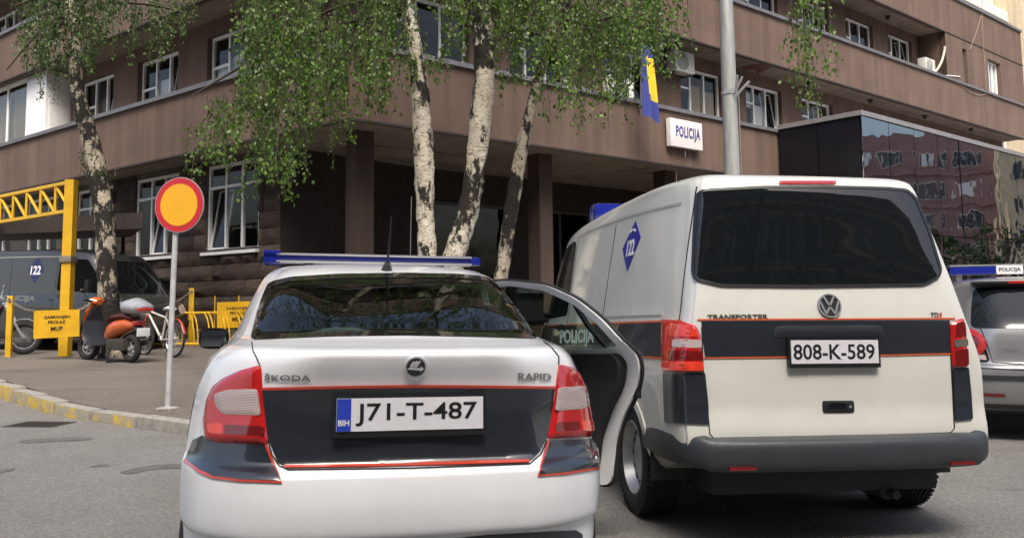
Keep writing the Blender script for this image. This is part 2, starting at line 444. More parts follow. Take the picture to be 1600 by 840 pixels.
# ================================================================== police building
def FR(u, n, z): return CN+uR*u+nR*n+Vector((0, 0, z))
def FL(u, n, z): return CN+uL*u+nL*n+Vector((0, 0, z))
def corner(r):
    # intersection of the two facade lines set back by r
    a = CN+nL*r; b = CN+nR*r; det = uL.x*(-uR.y)-uL.y*(-uR.x)
    dx, dy = b.x-a.x, b.y-a.y
    t = (dx*(-uR.y)-dy*(-uR.x))/det
    p = a+uL*t; return Vector((p.x, p.y, 0))
Z1, Z2, Z3, Z4, Z5, Z6 = 4.68, 6.12, 8.03, 9.52, 11.3, 12.8
LL, RL = 34.0, 33.07
def mat_stucco(name, c):
    mt = M(name, c, .92, var=0, bump=.55, bscale=95); n = mt.node_tree.nodes; l = mt.node_tree.links; b = n['Principled BSDF']
    tc = n.new('ShaderNodeTexCoord')
    a = n.new('ShaderNodeTexNoise'); a.inputs['Scale'].default_value = .9; a.inputs['Detail'].default_value = 8; a.inputs['Roughness'].default_value = .6
    mp = n.new('ShaderNodeMapping'); mp.inputs['Scale'].default_value = (1.9, 1.9, .10)
    s = n.new('ShaderNodeTexNoise'); s.inputs['Scale'].default_value = 1.6; s.inputs['Detail'].default_value = 7
    l.new(tc.outputs['Object'], a.inputs['Vector']); l.new(tc.outputs['Object'], mp.inputs[0]); l.new(mp.outputs[0], s.inputs['Vector'])
    r = n.new('ShaderNodeValToRGB'); e = r.color_ramp.elements; e[0].position = .3; e[1].position = .72
    e[0].color = (*[x*.84 for x in c], 1); e[1].color = (*[x*1.14 for x in c], 1); l.new(a.outputs[0], r.inputs[0])
    r2 = n.new('ShaderNodeValToRGB'); e = r2.color_ramp.elements; e[0].position = .35; e[1].position = .6; e[0].color = (.74, .72, .7, 1); e[1].color = (1.04, 1.04, 1.04, 1); l.new(s.outputs[0], r2.inputs[0])
    mx = n.new('ShaderNodeMix'); mx.data_type = 'RGBA'; mx.blend_type = 'MULTIPLY'; mx.inputs[0].default_value = .8
    l.new(r.outputs[0], mx.inputs[6]); l.new(r2.outputs[0], mx.inputs[7]); l.new(mx.outputs[2], b.inputs['Base Color'])
    mx.inputs[0].default_value = .75
    return mt
m_brown = mat_stucco('brown_stucco', (.140, .092, .072))
m_soffit = mat_stucco('soffit_plaster', (.25, .21, .17))
m_metal_gray = M('grey_flashing', (.17, .165, .175), .55, .4, var=.15, vscale=5)
m_darkedge = M('dark_drip_edge', (.03, .024, .022), .8, var=.2)
m_white = M('white_plastic', (.84, .84, .83), .4, var=.05, vscale=6)
m_glassw = glass('window_glass', (.82, .84, .84), 1.55, .12)
m_blind_or_refl = M('white_blind_or_refl', (.72, .72, .74), .8, var=.06, vscale=10)
m_curt = M('beige_curtain', (.42, .31, .19), .9, var=.25, vscale=14, streak=(1, 1, .05))
m_room = M('unlit_room_black', (.035, .03, .028), .95, var=.3, vscale=2)
bld = empty('police_building', (CN.x, CN.y, 0), 0, 'brown stucco office building with ribbon windows, stone base and corner porch', 'building')
inv = Matrix.Translation((-CN.x, -CN.y, 0))
def bpart(mb, name, mat, parent=bld, ang=30, label=None):
    o = link(name, mb.mesh(name, inv, ang), mat, parent)
    if label: o['label'] = label
    return o
def band(mb, n0, n1, z0, z1, lu=LL, ru=RL):
    a, b = corner(n0), corner(n1)
    P = [CN+uL*lu+nL*n0, a, CN+uR*ru+nR*n0, CN+uR*ru+nR*n1, b, CN+uL*lu+nL*n1]
    mb.prism([(p.x, p.y) for p in P][::-1], z0, z1); return mb
for z0, z1 in ((Z1, Z2-.1), (Z3, Z4-.1), (Z5, Z6-.06)):
    bpart(band(MB(), 0, .22, z0, z1), 'parapet_band', m_brown)
    bpart(band(MB(), -.02, .05, z0-.045, z0-.003), 'drip_edge', m_darkedge)
    bpart(band(MB(), -.07, .30, z1+.003, z1+.1), 'coping', m_metal_gray)
for z0 in (Z1, Z3, Z5):
    bpart(band(MB(), .225, 7, z0+.03, z0+.24), 'soffit', m_soffit)
bpart(band(MB(), .35, 7, Z6-.5, Z6-.35), 'roof_slab', m_metal_gray)
def wall_holes(mb, F, u0, u1, z0, z1, n, th, holes):
    us = sorted({u0, u1, *[h[0] for h in holes], *[h[1] for h in holes]}); zs = sorted({z0, z1, *[h[2] for h in holes], *[h[3] for h in holes]})
    def solid(i, j):
        if i < 0 or j < 0 or i >= len(us)-1 or j >= len(zs)-1: return False
        u, z = (us[i]+us[i+1])/2, (zs[j]+zs[j+1])/2
        return not any(h[0] < u < h[1] and h[2] < z < h[3] for h in holes)
    for i in range(len(us)-1):
        for j in range(len(zs)-1):
            if not solid(i, j): continue
            a, b, c, d = us[i], us[i+1], zs[j], zs[j+1]
            mb.add([F(a, n, c), F(b, n, c), F(b, n, d), F(a, n, d)], [[0, 1, 2, 3]])
            for (ii, jj, e) in ((i-1, j, (a, c, a, d)), (i+1, j, (b, c, b, d)), (i, j-1, (a, c, b, c)), (i, j+1, (a, d, b, d))):
                if not solid(ii, jj):
                    mb.add([F(e[0], n, e[1]), F(e[2], n, e[3]), F(e[2], n+th, e[3]), F(e[0], n+th, e[1])], [[0, 1, 2, 3]])
    return mb
def fbox(mb, F, u0, u1, n0, n1, z0, z1):
    vs = [F(u, n, z) for z in (z0, z1) for u, n in ((u0, n0), (u1, n0), (u1, n1), (u0, n1))]
    mb.add(vs, [[0, 3, 2, 1], [4, 5, 6, 7], [0, 1, 5, 4], [1, 2, 6, 5], [2, 3, 7, 6], [3, 0, 4, 7]]); return mb
def window(F, u0, u1, z0, z1, n, cols, trans, flip=False, tilt=None, window_fills=(), parent=bld, mf=None, fw=.072, top_row=None):
    """frame with mullions, every pane its own piece; cols = column fractions, trans = {col: z fraction}"""
    mf = mf or m_white; fr = MB()
    fbox(fr, F, u0, u1, n, n+.07, z0, z0+fw); fbox(fr, F, u0, u1, n, n+.07, z1-fw, z1)
    fbox(fr, F, u0, u0+fw, n, n+.07, z0+fw, z1-fw); fbox(fr, F, u1-fw, u1, n, n+.07, z0+fw, z1-fw)
    cs = [0]; 
    for c in cols: cs.append(cs[-1]+c)
    cs = [c/cs[-1] for c in cs]
    if flip: cs = [1-c for c in cs[::-1]]; trans = {len(cols)-1-k: v for k, v in trans.items()}; tilt = None if tilt is None else len(cols)-1-tilt; window_fills = [(len(cols)-1-b[0], *b[1:]) for b in window_fills]
    U = lambda c: u0+fw+(u1-u0-2*fw)*c
    ztop = z1-fw
    if top_row:
        zt = z0+(z1-z0)*top_row; fbox(fr, F, u0+fw, u1-fw, n+.001, n+.069, zt-.03, zt+.03)
    for c in cs[1:-1]: fbox(fr, F, U(c)-fw*.45, U(c)+fw*.45, n-.004, n+.066, z0+fw, z1-fw)
    panes = []
    for k in range(len(cols)):
        a = U(cs[k])+(fw*.45 if k else 0); b = U(cs[k+1])-(fw*.45 if k < len(cols)-1 else 0)
        cells = [(z0+fw, ztop)]
        if top_row: cells = [(z0+fw, zt-.03), (zt+.03, ztop)]
        if k in trans:
            t = z0+(z1-z0)*trans[k]; fbox(fr, F, a, b, n+.002, n+.068, t-.03, t+.03)
            cells = [(cells[0][0], t-.03), (t+.03, cells[0][1])]+cells[1:]
        for ci, (c, d) in enumerate(cells): panes.append((k, ci, a, b, c, d))
    fo = bpart(fr, 'window', mf, parent)
    for (k, ci, a, b, c, d) in panes:
        p = MB(); dn = 0
        if tilt == k and ci == 0:
            # sash tilted inwards at the top, with its own frame
            s = MB(); t = .16*(d-c)
            Ft = lambda u, nn, z: F(u, nn+t*(z-c)/(d-c), z)
            fbox(s, Ft, a, a+.035, n+.02, n+.055, c, d); fbox(s, Ft, b-.035, b, n+.02, n+.055, c, d); fbox(s, Ft, a+.035, b-.035, n+.02, n+.055, c, c+.035); fbox(s, Ft, a+.035, b-.035, n+.02, n+.055, d-.035, d)
            bpart(s, 'sash', mf, fo)
            p.add([Ft(a+.03, n+.04, c), Ft(b-.03, n+.04, c), Ft(b-.03, n+.04, d), Ft(a+.03, n+.04, d)], [[0, 1, 2, 3]])
        else:
            j = rng.uniform(-.006, .006)
            p.add([F(a, n+.03+j, c), F(b, n+.03, c), F(b, n+.03-j, d), F(a, n+.03, d)], [[0, 1, 2, 3]])
        bpart(p, 'pane', m_glassw, fo, None)
    for (k, c, d, mt) in window_fills:
        a, b = U(cs[k]), U(cs[k+1]); p = MB()
        nn = 12; vs = []
        for i in range(nn+1):
            t = i/nn; off = .10+(.02*math.sin(t*20) if mt is m_curt else 0)
            vs += [F(a+(b-a)*t, n+off, z0+(z1-z0)*c), F(a+(b-a)*t, n+off, z0+(z1-z0)*d)]
        p.add(vs, [[2*i, 2*i+2, 2*i+3, 2*i+1] for i in range(nn)])
        bpart(p, 'blind_or_refl' if mt is m_blind_or_refl else 'curtain', mt, fo)
    return fo
# --- upper storeys, right-hand facade
rw = [(10.72+3.04*k, 12.6+3.04*k) for k in range(-3, 8)]
h1 = [(a, b, Z2+.12, 7.72) for a, b in rw if b < 33]; h2 = [(a, b, Z4+.12, 11.02) for a, b in rw if b < 25.3]
wc = MB(); wall_holes(wc, FR, .9, RL, Z1+.24, Z3+.03, 1.0, .22, h1); bpart(wc, 'window_wall', m_brown)
wc = MB(); wall_holes(wc, FR, .9, 25.3, Z3+.24, Z5+.03, 1.0, .22, h2); bpart(wc, 'window_wall', m_brown)
RB = {2: [(1, 0, .72, m_curt), (2, 0, .66, m_curt)], 3: [(1, 0, .62, m_blind_or_refl), (0, .55, .85, m_blind_or_refl)], 4: [(1, 0, .42, m_blind_or_refl)], 1: [(1, .2, .8, m_blind_or_refl)], 5: [(0, .3, .6, m_blind_or_refl)]}
for i, (a, b) in enumerate(rw):
    if b < 19.5: window(FR, a, b, Z2+.12, 7.72, 1.13, (.8, 1, 1), {0: .62}, False, (2 if i % 3 else None), RB.get(i-1, []))
    if b < 25.3 and a > 12: window(FR, a, b, Z4+.12, 11.02, 1.13, (.62, 1, 1), {0: .5}, False, (2 if i % 2 else None), [(0, .25, .5, m_blind_or_refl)] if i % 2 else [])
# end block of the right-hand facade, flush with the bands
eb = MB(); wall_holes(eb, FR, 25.35, RL, Z3+.001, Z6-.07, -.002, .25, [(26.83, 27.2, 9.44, 10.92), (29.26, 30.55, 9.48, 10.93)])
fbox(eb, FR, 25.35, 25.6, .0, 1.0, Z4, Z5); bpart(eb, 'end_wall', m_brown)
window(FR, 26.83, 27.2, 9.44, 10.92, .16, (1,), {}, window_fills=[(0, 0, 1, m_blind_or_refl)])
window(FR, 29.26, 30.55, 9.48, 10.93, .16, (1, 1, 1), {}, window_fills=[(0, 0, .95, m_blind_or_refl), (1, 0, 1, m_blind_or_refl), (2, 0, .97, m_blind_or_refl)])
# --- upper storeys, left-hand facade
lw = [(4.34+3.25*k, 6.3+3.25*k) for k in range(-1, 9)]
h1 = [(a, b, Z2+.12, 7.68) for a, b in lw if b < 13 and a > 1.5]; h2 = [(a, b, Z4+.12, 11.0) for a, b in lw if a > 1.5]
wc = MB(); wall_holes(wc, FL, .9, LL, Z1+.24, Z3+.03, 1.0, .22, h1); bpart(wc, 'window_wall', m_brown)
wc = MB(); wall_holes(wc, FL, .9, LL, Z3+.24, Z5+.03, 1.0, .22, h2); bpart(wc, 'window_wall', m_brown)
LB = {1: [(1, .15, .62, m_blind_or_refl), (0, .3, .55, m_blind_or_refl)], 2: [(1, .22, .6, m_blind_or_refl)]}  # left-hand white panels paint sky reflections on the panes
for i, (a, b) in enumerate(lw):
    if a > 1.5 and b < 13: window(FL, a, b, Z2+.12, 7.68, 1.13, (1, 1, .8), {0: .48}, True, 2, LB.get(i, []))
    if a > 1.5: window(FL, a, b, Z4+.12, 11.0, 1.13, (1, 1, .8), {0: .48}, True, None, [(0, .2, .8, m_blind_or_refl)] if i % 2 else [])
# white enclosed balcony at the far end
bb = MB(); fbox(bb, FL, 13.3, 13.36, .3, 1.0, Z2+.02, Z3); fbox(bb, FL, 13.36, 14.6, .3, .36, Z2+.02, Z3); fbox(bb, FL, 13.36, 20, .3, .36, Z3-.12, Z3); fbox(bb, FL, 14.6, 20, .3, .36, Z2+.02, Z2+.1)
bal = bpart(bb, 'balcony_enclosure', m_white)
for u in (13.295,):
    q = MB(); fbox(q, FL, u-.012, u, .4, .95, Z2+.12, 7.05); bpart(q, 'panel', m_white, bal)
    q = MB(); fbox(q, FL, u-.012, u, .4, .95, 7.1, Z3-.1); bpart(q, 'panel', m_white, bal)
q = MB(); fbox(q, FL, 13.5, 14.5, .285, .3, Z2+.1, Z3-.14); bpart(q, 'panel', m_white, bal)
for k in range(4):
    q = MB(); fbox(q, FL, 14.7+k*1.3, 15.9+k*1.3, .33, .335, Z2+.1, Z3-.12); bpart(q, 'pane', m_glassw, bal, None)
    q = MB(); fbox(q, FL, 15.9+k*1.3, 16.0+k*1.3, .31, .36, Z2+.1, Z3-.12); bpart(q, 'mullion', m_white, bal, None)
q = MB(); n_ = 40
q.add([FL(14.65+i*.12, .46+.03*math.sin(i*1.9), z) for i in range(n_) for z in (Z2+.1, Z3-.15)], [[2*i, 2*i+2, 2*i+3, 2*i+1] for i in range(n_-1)]); bpart(q, 'curtain', m_curt, bal)
# near-black backing behind the glazing; the rooms' shade is in its colour
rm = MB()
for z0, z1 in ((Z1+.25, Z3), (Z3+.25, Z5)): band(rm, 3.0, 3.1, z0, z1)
bpart(rm, 'room_backing', m_room)
# --- ground floor: stone wall on the left
U0 = 3.34
lw0 = [(4.12, 6.15), (7.37, 9.42), (10.62, 12.67), (13.87, 15.92), (17.1, 19.1)]
W0, W1 = 2.55, 4.56
wc = MB(); wall_holes(wc, FL, U0+.02, LL, 0, Z1+.03, .99, .25, [(a, b, W0, W1) for a, b in lw0]); swall = bpart(wc, 'stone_wall', m_mortar)
for i, (a, b) in enumerate(lw0):
    window(FL, a, b, W0, W1, 1.02, (1, 1, .95), {}, True, (0 if i == 0 else (1 if i == 1 else None)), [], top_row=.74, fw=.075)
    q = MB(); fbox(q, FL, a-.06, b+.06, .86, 1.06, W0-.07, W0-.002); bpart(q, 'window_sill', m_white)
rm = MB(); fbox(rm, FL, 3.5, 22, 2.2, 2.3, 0, Z1); bpart(rm, 'room_backing', m_room)
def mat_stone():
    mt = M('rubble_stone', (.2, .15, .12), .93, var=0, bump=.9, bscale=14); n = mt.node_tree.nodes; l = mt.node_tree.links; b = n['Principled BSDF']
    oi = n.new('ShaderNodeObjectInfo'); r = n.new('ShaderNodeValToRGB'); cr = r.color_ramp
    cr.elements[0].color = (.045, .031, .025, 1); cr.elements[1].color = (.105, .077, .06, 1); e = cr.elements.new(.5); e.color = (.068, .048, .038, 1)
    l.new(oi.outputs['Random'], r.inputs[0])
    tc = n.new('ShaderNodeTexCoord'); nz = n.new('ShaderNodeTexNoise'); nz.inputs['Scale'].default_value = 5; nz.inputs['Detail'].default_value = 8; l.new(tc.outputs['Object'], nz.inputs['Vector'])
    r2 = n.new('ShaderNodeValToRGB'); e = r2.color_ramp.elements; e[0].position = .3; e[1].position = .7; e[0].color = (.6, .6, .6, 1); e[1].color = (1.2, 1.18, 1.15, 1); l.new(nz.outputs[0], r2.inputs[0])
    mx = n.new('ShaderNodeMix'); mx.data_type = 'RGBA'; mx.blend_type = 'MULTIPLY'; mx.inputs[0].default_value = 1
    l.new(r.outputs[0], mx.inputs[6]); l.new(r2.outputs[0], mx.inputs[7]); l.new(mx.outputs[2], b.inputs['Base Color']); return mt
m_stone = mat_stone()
def stone_variant(seed):
    r = random.Random(seed); n, k = 4, 3; vs = []; fs = []
    for j in range(k+1):
        for i in range(n+1):
            e = 0 if (i in (0, n) or j in (0, k)) else 1
            vs.append(((i/n-.5), -(.35+.65*r.random())*.10*(1 if e else .15), (j/k-.5)))
    for j in range(k):
        for i in range(n): a = j*(n+1)+i; fs.append([a, a+1, a+n+2, a+n+1])
    m0 = len(vs); ring = [i for i in range(n+1)]+[(j+1)*(n+1)+n for j in range(k)]+[k*(n+1)+n-1-i for i in range(n)]+[(k-1-j)*(n+1) for j in range(k-1)]
    for i in ring: v = vs[i]; vs.append((v[0], .05, v[2]))
    L = len(ring)
    for i in range(L): fs.append([ring[i], m0+i, m0+(i+1) % L, ring[(i+1) % L]])
    q = MB(); q.add(vs, fs); me = q.mesh('stone', ang=20); me.materials.append(m_stone); return me
SV = [stone_variant(s) for s in range(7)]
angL = math.atan2(-uL.y, -uL.x)
def stones(F, ang, n, u0, u1, z0, z1, parent, holes, ch=.34, lmin=.45, lmax=.85, flip=1):
    cnt = 0; z = z0; row = 0
    while z < z1-.05:
        hh = min(ch, z1-z); u = u0
        while u < u1-.02:
            L = rng.uniform(lmin, lmax)
            if u1-u-L < .25: L = u1-u
            a, b = u, u+L; u += L
            segs = [(a, b)]
            for h in holes:
                if h[2] < z+hh*.5 < h[3]:
                    ns = []
                    for (p, q) in segs:
                        if q <= h[0] or p >= h[1]: ns.append((p, q)); continue
                        if p < h[0]: ns.append((p, h[0]))
                        if q > h[1]: ns.append((h[1], q))
                    segs = ns
            for (p, q) in segs:
                if q-p < .07: continue
                ob = bpy.data.objects.new('stone', SV[rng.randrange(7)]); COL.objects.link(ob); ob.parent = parent
                c = F((p+q)/2, n-.01, z+hh/2); ob.location = inv @ c
                ob.rotation_euler = (0, 0, ang); ob.scale = (q-p-.014, 1, hh-.014); cnt += 1
        z += hh; row += 1
    return cnt
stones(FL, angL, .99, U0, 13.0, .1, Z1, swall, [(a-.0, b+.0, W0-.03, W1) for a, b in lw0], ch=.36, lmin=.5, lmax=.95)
# return wall into the porch and porch back wall
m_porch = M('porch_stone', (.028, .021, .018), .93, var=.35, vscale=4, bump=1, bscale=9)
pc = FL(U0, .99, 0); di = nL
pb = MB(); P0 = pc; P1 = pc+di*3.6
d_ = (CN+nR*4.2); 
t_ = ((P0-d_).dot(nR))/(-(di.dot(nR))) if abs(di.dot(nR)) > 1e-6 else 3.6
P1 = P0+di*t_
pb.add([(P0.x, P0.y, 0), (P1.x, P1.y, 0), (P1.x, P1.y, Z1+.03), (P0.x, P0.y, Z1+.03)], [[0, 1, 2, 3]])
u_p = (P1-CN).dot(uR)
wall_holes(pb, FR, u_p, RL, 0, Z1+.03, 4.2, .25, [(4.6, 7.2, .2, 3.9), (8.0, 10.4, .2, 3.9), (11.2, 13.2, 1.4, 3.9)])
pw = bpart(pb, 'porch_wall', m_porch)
m_dkframe = M('dark_window_frame', (.05, .04, .035), .5, var=.1)
m_gldark = glass('porch_glass', (.12, .13, .12), 1.55, .2)
for (a, b, c, d) in ((4.6, 7.2, .2, 3.9), (8.0, 10.4, .2, 3.9), (11.2, 13.2, 1.4, 3.9)):
    q = MB(); fbox(q, FR, a, b, 4.25, 4.32, c, c+.08); fbox(q, FR, a, b, 4.25, 4.32, d-.08, d)
    for t in (0, .5, 1): fbox(q, FR, a+(b-a-.08)*t, a+(b-a-.08)*t+.08, 4.25, 4.32, c+.08, d-.08)
    f_ = bpart(q, 'porch_door', m_dkframe)
    for s in (0, 1):
        q = MB(); fbox(q, FR, a+.08+s*(b-a)/2, a-.04+(s+1)*(b-a)/2, 4.28, 4.285, c+.08, d-.08); bpart(q, 'pane', m_gldark, f_, None)
rm = MB(); fbox(rm, FR, 2, RL, 6.2, 6.3, 0, Z1); bpart(rm, 'room_backing', m_room)
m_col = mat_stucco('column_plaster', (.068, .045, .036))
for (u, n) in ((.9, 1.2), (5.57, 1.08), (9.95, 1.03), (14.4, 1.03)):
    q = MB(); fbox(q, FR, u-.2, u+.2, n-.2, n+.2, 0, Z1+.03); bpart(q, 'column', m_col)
# soffit fittings: small round lamps and a ceiling duct over the porch
m_black = M('black_metal', (.02, .02, .021), .5, var=.1)
for u, z in ((10, Z3), (16.5, Z3), (20.4, Z3), (24.5, Z3), (28.6, Z3), (22.0, Z5), (16, Z5)):
    q = MB(); c = FR(u, .55, z+.03); q.lathe([(0, -.14), (.05, -.13), (.07, -.08), (.07, -.03), (.1, -.02), (.1, 0)], 'z', c, 12); bpart(q, 'soffit_lamp', m_black)
q = MB(); fbox(q, FR, 1.7, 4.4, 2.2, 2.5, Z1-.12, Z1+.02); bpart(q, 'ceiling_duct', m_soffit)
# cables hanging over the end of the facade
m_cable = M('grey_cable', (.32, .25, .2), .7, var=.1)
def cable(px, name='cable', r=.012, mat=m_cable, n=-.03):
    pts = []
    for x, y in px:
        d = ray(x, y); pt = CN+nR*n; t = (pt-CAM).dot(nR)/d.dot(nR); pts.append(CAM+d*t)
    q = MB(); q.tube(chaik(pts, 2), r, 5); return bpart(q, name, mat)
cable([(1534, -20), (1535, 50), (1538, 90), (1541, 140)]); cable([(1533, 25), (1526, 50), (1515, 78)]); cable([(1478, 119), (1500, 132), (1518, 146), (1530, 150), (1541, 147)])
cable([(1478, 118), (1488, 119), (1500, 120)], r=.02, mat=m_white)
cable([(1078, 250), (1020, 262), (960, 269), (895, 276)], r=.008, mat=m_black, n=.5)
q = MB(); p = FR(9.3, .1, Z1); q.tube([p, p-Vector((0, 0, 2.6))], .006, 5); bpart(q, 'cable', m_cable)
# red paint stain on the soffit is a fixed old sign bracket plate
q = MB(); pts = [at_z(x, y, Z3+.024) for x, y in ((1156, 105), (1172, 101), (1190, 100), (1204, 105), (1196, 111), (1183, 116), (1178, 109), (1165, 111))]
q.add(pts, [list(range(len(pts)))]); bpart(q, 'rust_stain', M('rust_stain', (.12, .045, .035), .9, var=.3, vscale=6), ang=None)
# ================================================================== glass annex
def mat_mirror(name, refl, rough=.02, wave=.12, base=(.012, .014, .018)):
    mt = bpy.data.materials.new(name); mt.use_nodes = True; n = mt.node_tree.nodes; l = mt.node_tree.links; b = n['Principled BSDF']
    b.inputs['Base Color'].default_value = (*base, 1); b.inputs['Roughness'].default_value = rough; b.inputs['IOR'].default_value = refl
    tc = n.new('ShaderNodeTexCoord'); nz = n.new('ShaderNodeTexNoise'); nz.inputs['Scale'].default_value = 1.1; nz.inputs['Detail'].default_value = 1.5
    l.new(tc.outputs['Object'], nz.inputs['Vector']); bp = n.new('ShaderNodeBump'); bp.inputs['Strength'].default_value = wave; bp.inputs['Distance'].default_value = .04
    l.new(nz.outputs[0], bp.inputs['Height']); l.new(bp.outputs[0], b.inputs['Normal']); return mt
m_mirror = mat_mirror('mirror_glass', 1.5, .015, .14, (.31, .335, .36)); m_mirror.node_tree.nodes['Principled BSDF'].inputs['Metallic'].default_value = 1
m_darkpanel = M('dark_annex_panel', (.010, .010, .014), .22, var=.1, vscale=2, spec=.3)
an = empty('glass_annex', FR(13.7, -2.5, 0), 0, 'annex clad in dark mirror glass panels in front of the brown facade', 'building')
ainv = Matrix.Translation(-FR(13.7, -2.5, 0))
def apart(mb, name, mat, parent=an, ang=30): return link(name, mb.mesh(name, ainv, ang), mat, parent)
AT = 6.2
q = MB(); fbox(q, FR, 13.76, 40, -2.44, -.06, 0, AT-.1); apart(q, 'core_wall', M('annex_core', (.02, .02, .024), .8, var=.1))
q = MB(); fbox(q, FR, 13.66, 40, -2.56, -.07, AT-.1, AT+.03); apart(q, 'roof_cap', M('annex_cap', (.30, .29, .30), .5, .5, var=.1))
rows = [(.15, 3.1), (3.12, AT-.12)]
for k in range(17):
    a = 13.72+1.5*k
    for (z0, z1) in rows:
        q = MB(); j = [rng.uniform(-.007, .007) for _ in range(3)]
        vs = [FR(a+.012, -2.5+j[0], z0), FR(a+1.488, -2.5+j[1], z0), FR(a+1.488, -2.5+j[2], z1), FR(a+.012, -2.5+j[0]+j[2]-j[1], z1)]
        q.add(vs+[v+nR*.03 for v in vs], [[0, 1, 2, 3], [7, 6, 5, 4], [0, 4, 5, 1], [1, 5, 6, 2], [2, 6, 7, 3], [3, 7, 4, 0]]); apart(q, 'glass_panel', m_mirror, ang=None)
for k in range(2):
    n0 = -2.46+1.2*k
    for (z0, z1) in rows:
        q = MB(); fbox(q, FR, 13.70, 13.73, n0+.01, n0+1.18, z0, z1); apart(q, 'dark_panel', m_darkpanel, ang=None)
# ================================================================== things fixed to the building
def ac_unit(loc, rz, label, hose=False):
    t = empty('air_conditioner', loc, rz, label, 'air conditioner', 'air conditioner units on the facade')
    q = MB(); q.bbox((-.4, -.15, 0), (.4, .15, .56), .02); q.build('casing', M('ac_white', (.62, .62, .58), .45, var=.1, vscale=4), t)
    q = MB(); q.lathe([(.0, 0), (.2, 0), (.22, .012), (.235, .012), (.235, 0)], 'y', (-.1, -.163, .28), 24)
    g = q.build('fan_ring', M('ac_grey', (.3, .3, .29), .5, var=.05), t)
    q = MB()
    for k in range(6): q.tube([(-.1+.22*math.cos(k*math.pi/6), -.166, .28+.22*math.sin(k*math.pi/6)), (-.1-.22*math.cos(k*math.pi/6), -.166, .28-.22*math.sin(k*math.pi/6))], .004, 4)
    q.build('grille', M('ac_wire', (.5, .5, .48), .5, var=0), g)
    q = MB(); q.box((-.35, -.1, -.05), (-.31, .45, -.001)).box((.31, -.1, -.05), (.35, .45, -.001)); q.build('bracket', m_metal_gray, t)
    if hose:
        q = MB(); q.tube(chaik([Vector((.38, -.1, .1)), Vector((.5, -.16, .2)), Vector((.62, -.3, .5)), Vector((.7, -.4, .95)), Vector((.68, -.42, 1.1))], 2), .045, 8); q.build('pipe_sleeve', M('ac_hose', (.68, .62, .52), .6, var=.1), t)
    return t
aR_z = math.atan2(uR.y, uR.x)
ac_unit(FR(10.4, .72, 7.36), aR_z, 'white air conditioner above the windows left of the lamp post')
ac_unit(FR(7.6, .42, 6.16), aR_z, 'white air conditioner standing on the ledge half hidden by leaves by the flag')
ac_unit(FR(24.65, .45, 9.62), aR_z, 'white air conditioner with a pale pipe at the end of the upper windows', True)
# lit-box style wall sign
sg = empty('wall_sign', FR(9.4, -.12, 5.1), aR_z, 'white box sign with blue police lettering on the brown facade', 'sign')
q = MB(); q.bbox((-.63, -.07, 0), (.63, .07, .70), .02); q.build('box', M('sign_white', (.70, .67, .66), .5, var=.12, vscale=3), sg)
text_obj('lettering', 'POLICIJA', lambda u, v: Vector((-.42+.95*u, -.0715, .17+.36*v)), M('sign_blue', (.035, .03, .19), .5, var=.1), sg, .03, nrm=(0, -.004, 0), spacing=1.12)
q = MB(); q.cyl((0, 0, -.22), (0, 0, 0), .015); q.box((-.3, .07, .2), (-.26, .115, .5)).box((.26, .07, .2), (.3, .115, .5)); q.build('bracket', m_metal_gray, sg)
# flag on a pole from the parapet
m_flagb = M('flag_blue', (.035, .05, .26), .8, var=.15, vscale=6); m_flagy = M('flag_yellow', (.72, .52, .03), .8, var=.12, vscale=6)
fb = FR(7.9, 0, Z2-.35)
fl = empty('flag', fb, aR_z, 'blue and yellow flag hanging limp from a pole on the parapet', 'flag')
ftop = at_y(1003, 70, fb.y-1.0)
loc_top = Matrix.Rotation(-aR_z, 3, 'Z') @ (ftop-fb)
q = MB(); q.tube([(0, .0, 0), loc_top+Vector((0, 0, .12))], .022, 8); q.build('pole', M('flag_pole', (.5, .5, .5), .4, .6, var=.05), fl)
q = MB(); nu, nv = 22, 26; W, Hh = .62, 1.72
vs = []
for j in range(nv+1):
    t = j/nv
    for i in range(nu+1):
        s = i/nu
        x = (.07+.34*s+.16*t*s)+.06*t; y = .07*math.sin(s*11+t*1.2)*(.5+.5*t)
        z = -t*Hh*(.92+.1*s)-.06*math.sin(s*9)*t
        vs.append(loc_top+Vector((x-.1, y, z)))
for j in range(nv):
    for i in range(nu):
        s, t = (i+.5)/nu, (j+.5)/nv
        q.cur = 1 if (.30 < s and .16 < t < .66+.08*s) else 0
        a = j*(nu+1)+i; q.f.append([a, a+1, a+nu+2, a+nu+1]); q.mi.append(q.cur)
q.v = [tuple(v) for v in vs]
q.build('cloth', [m_flagb, m_flagy], fl, ang=80)
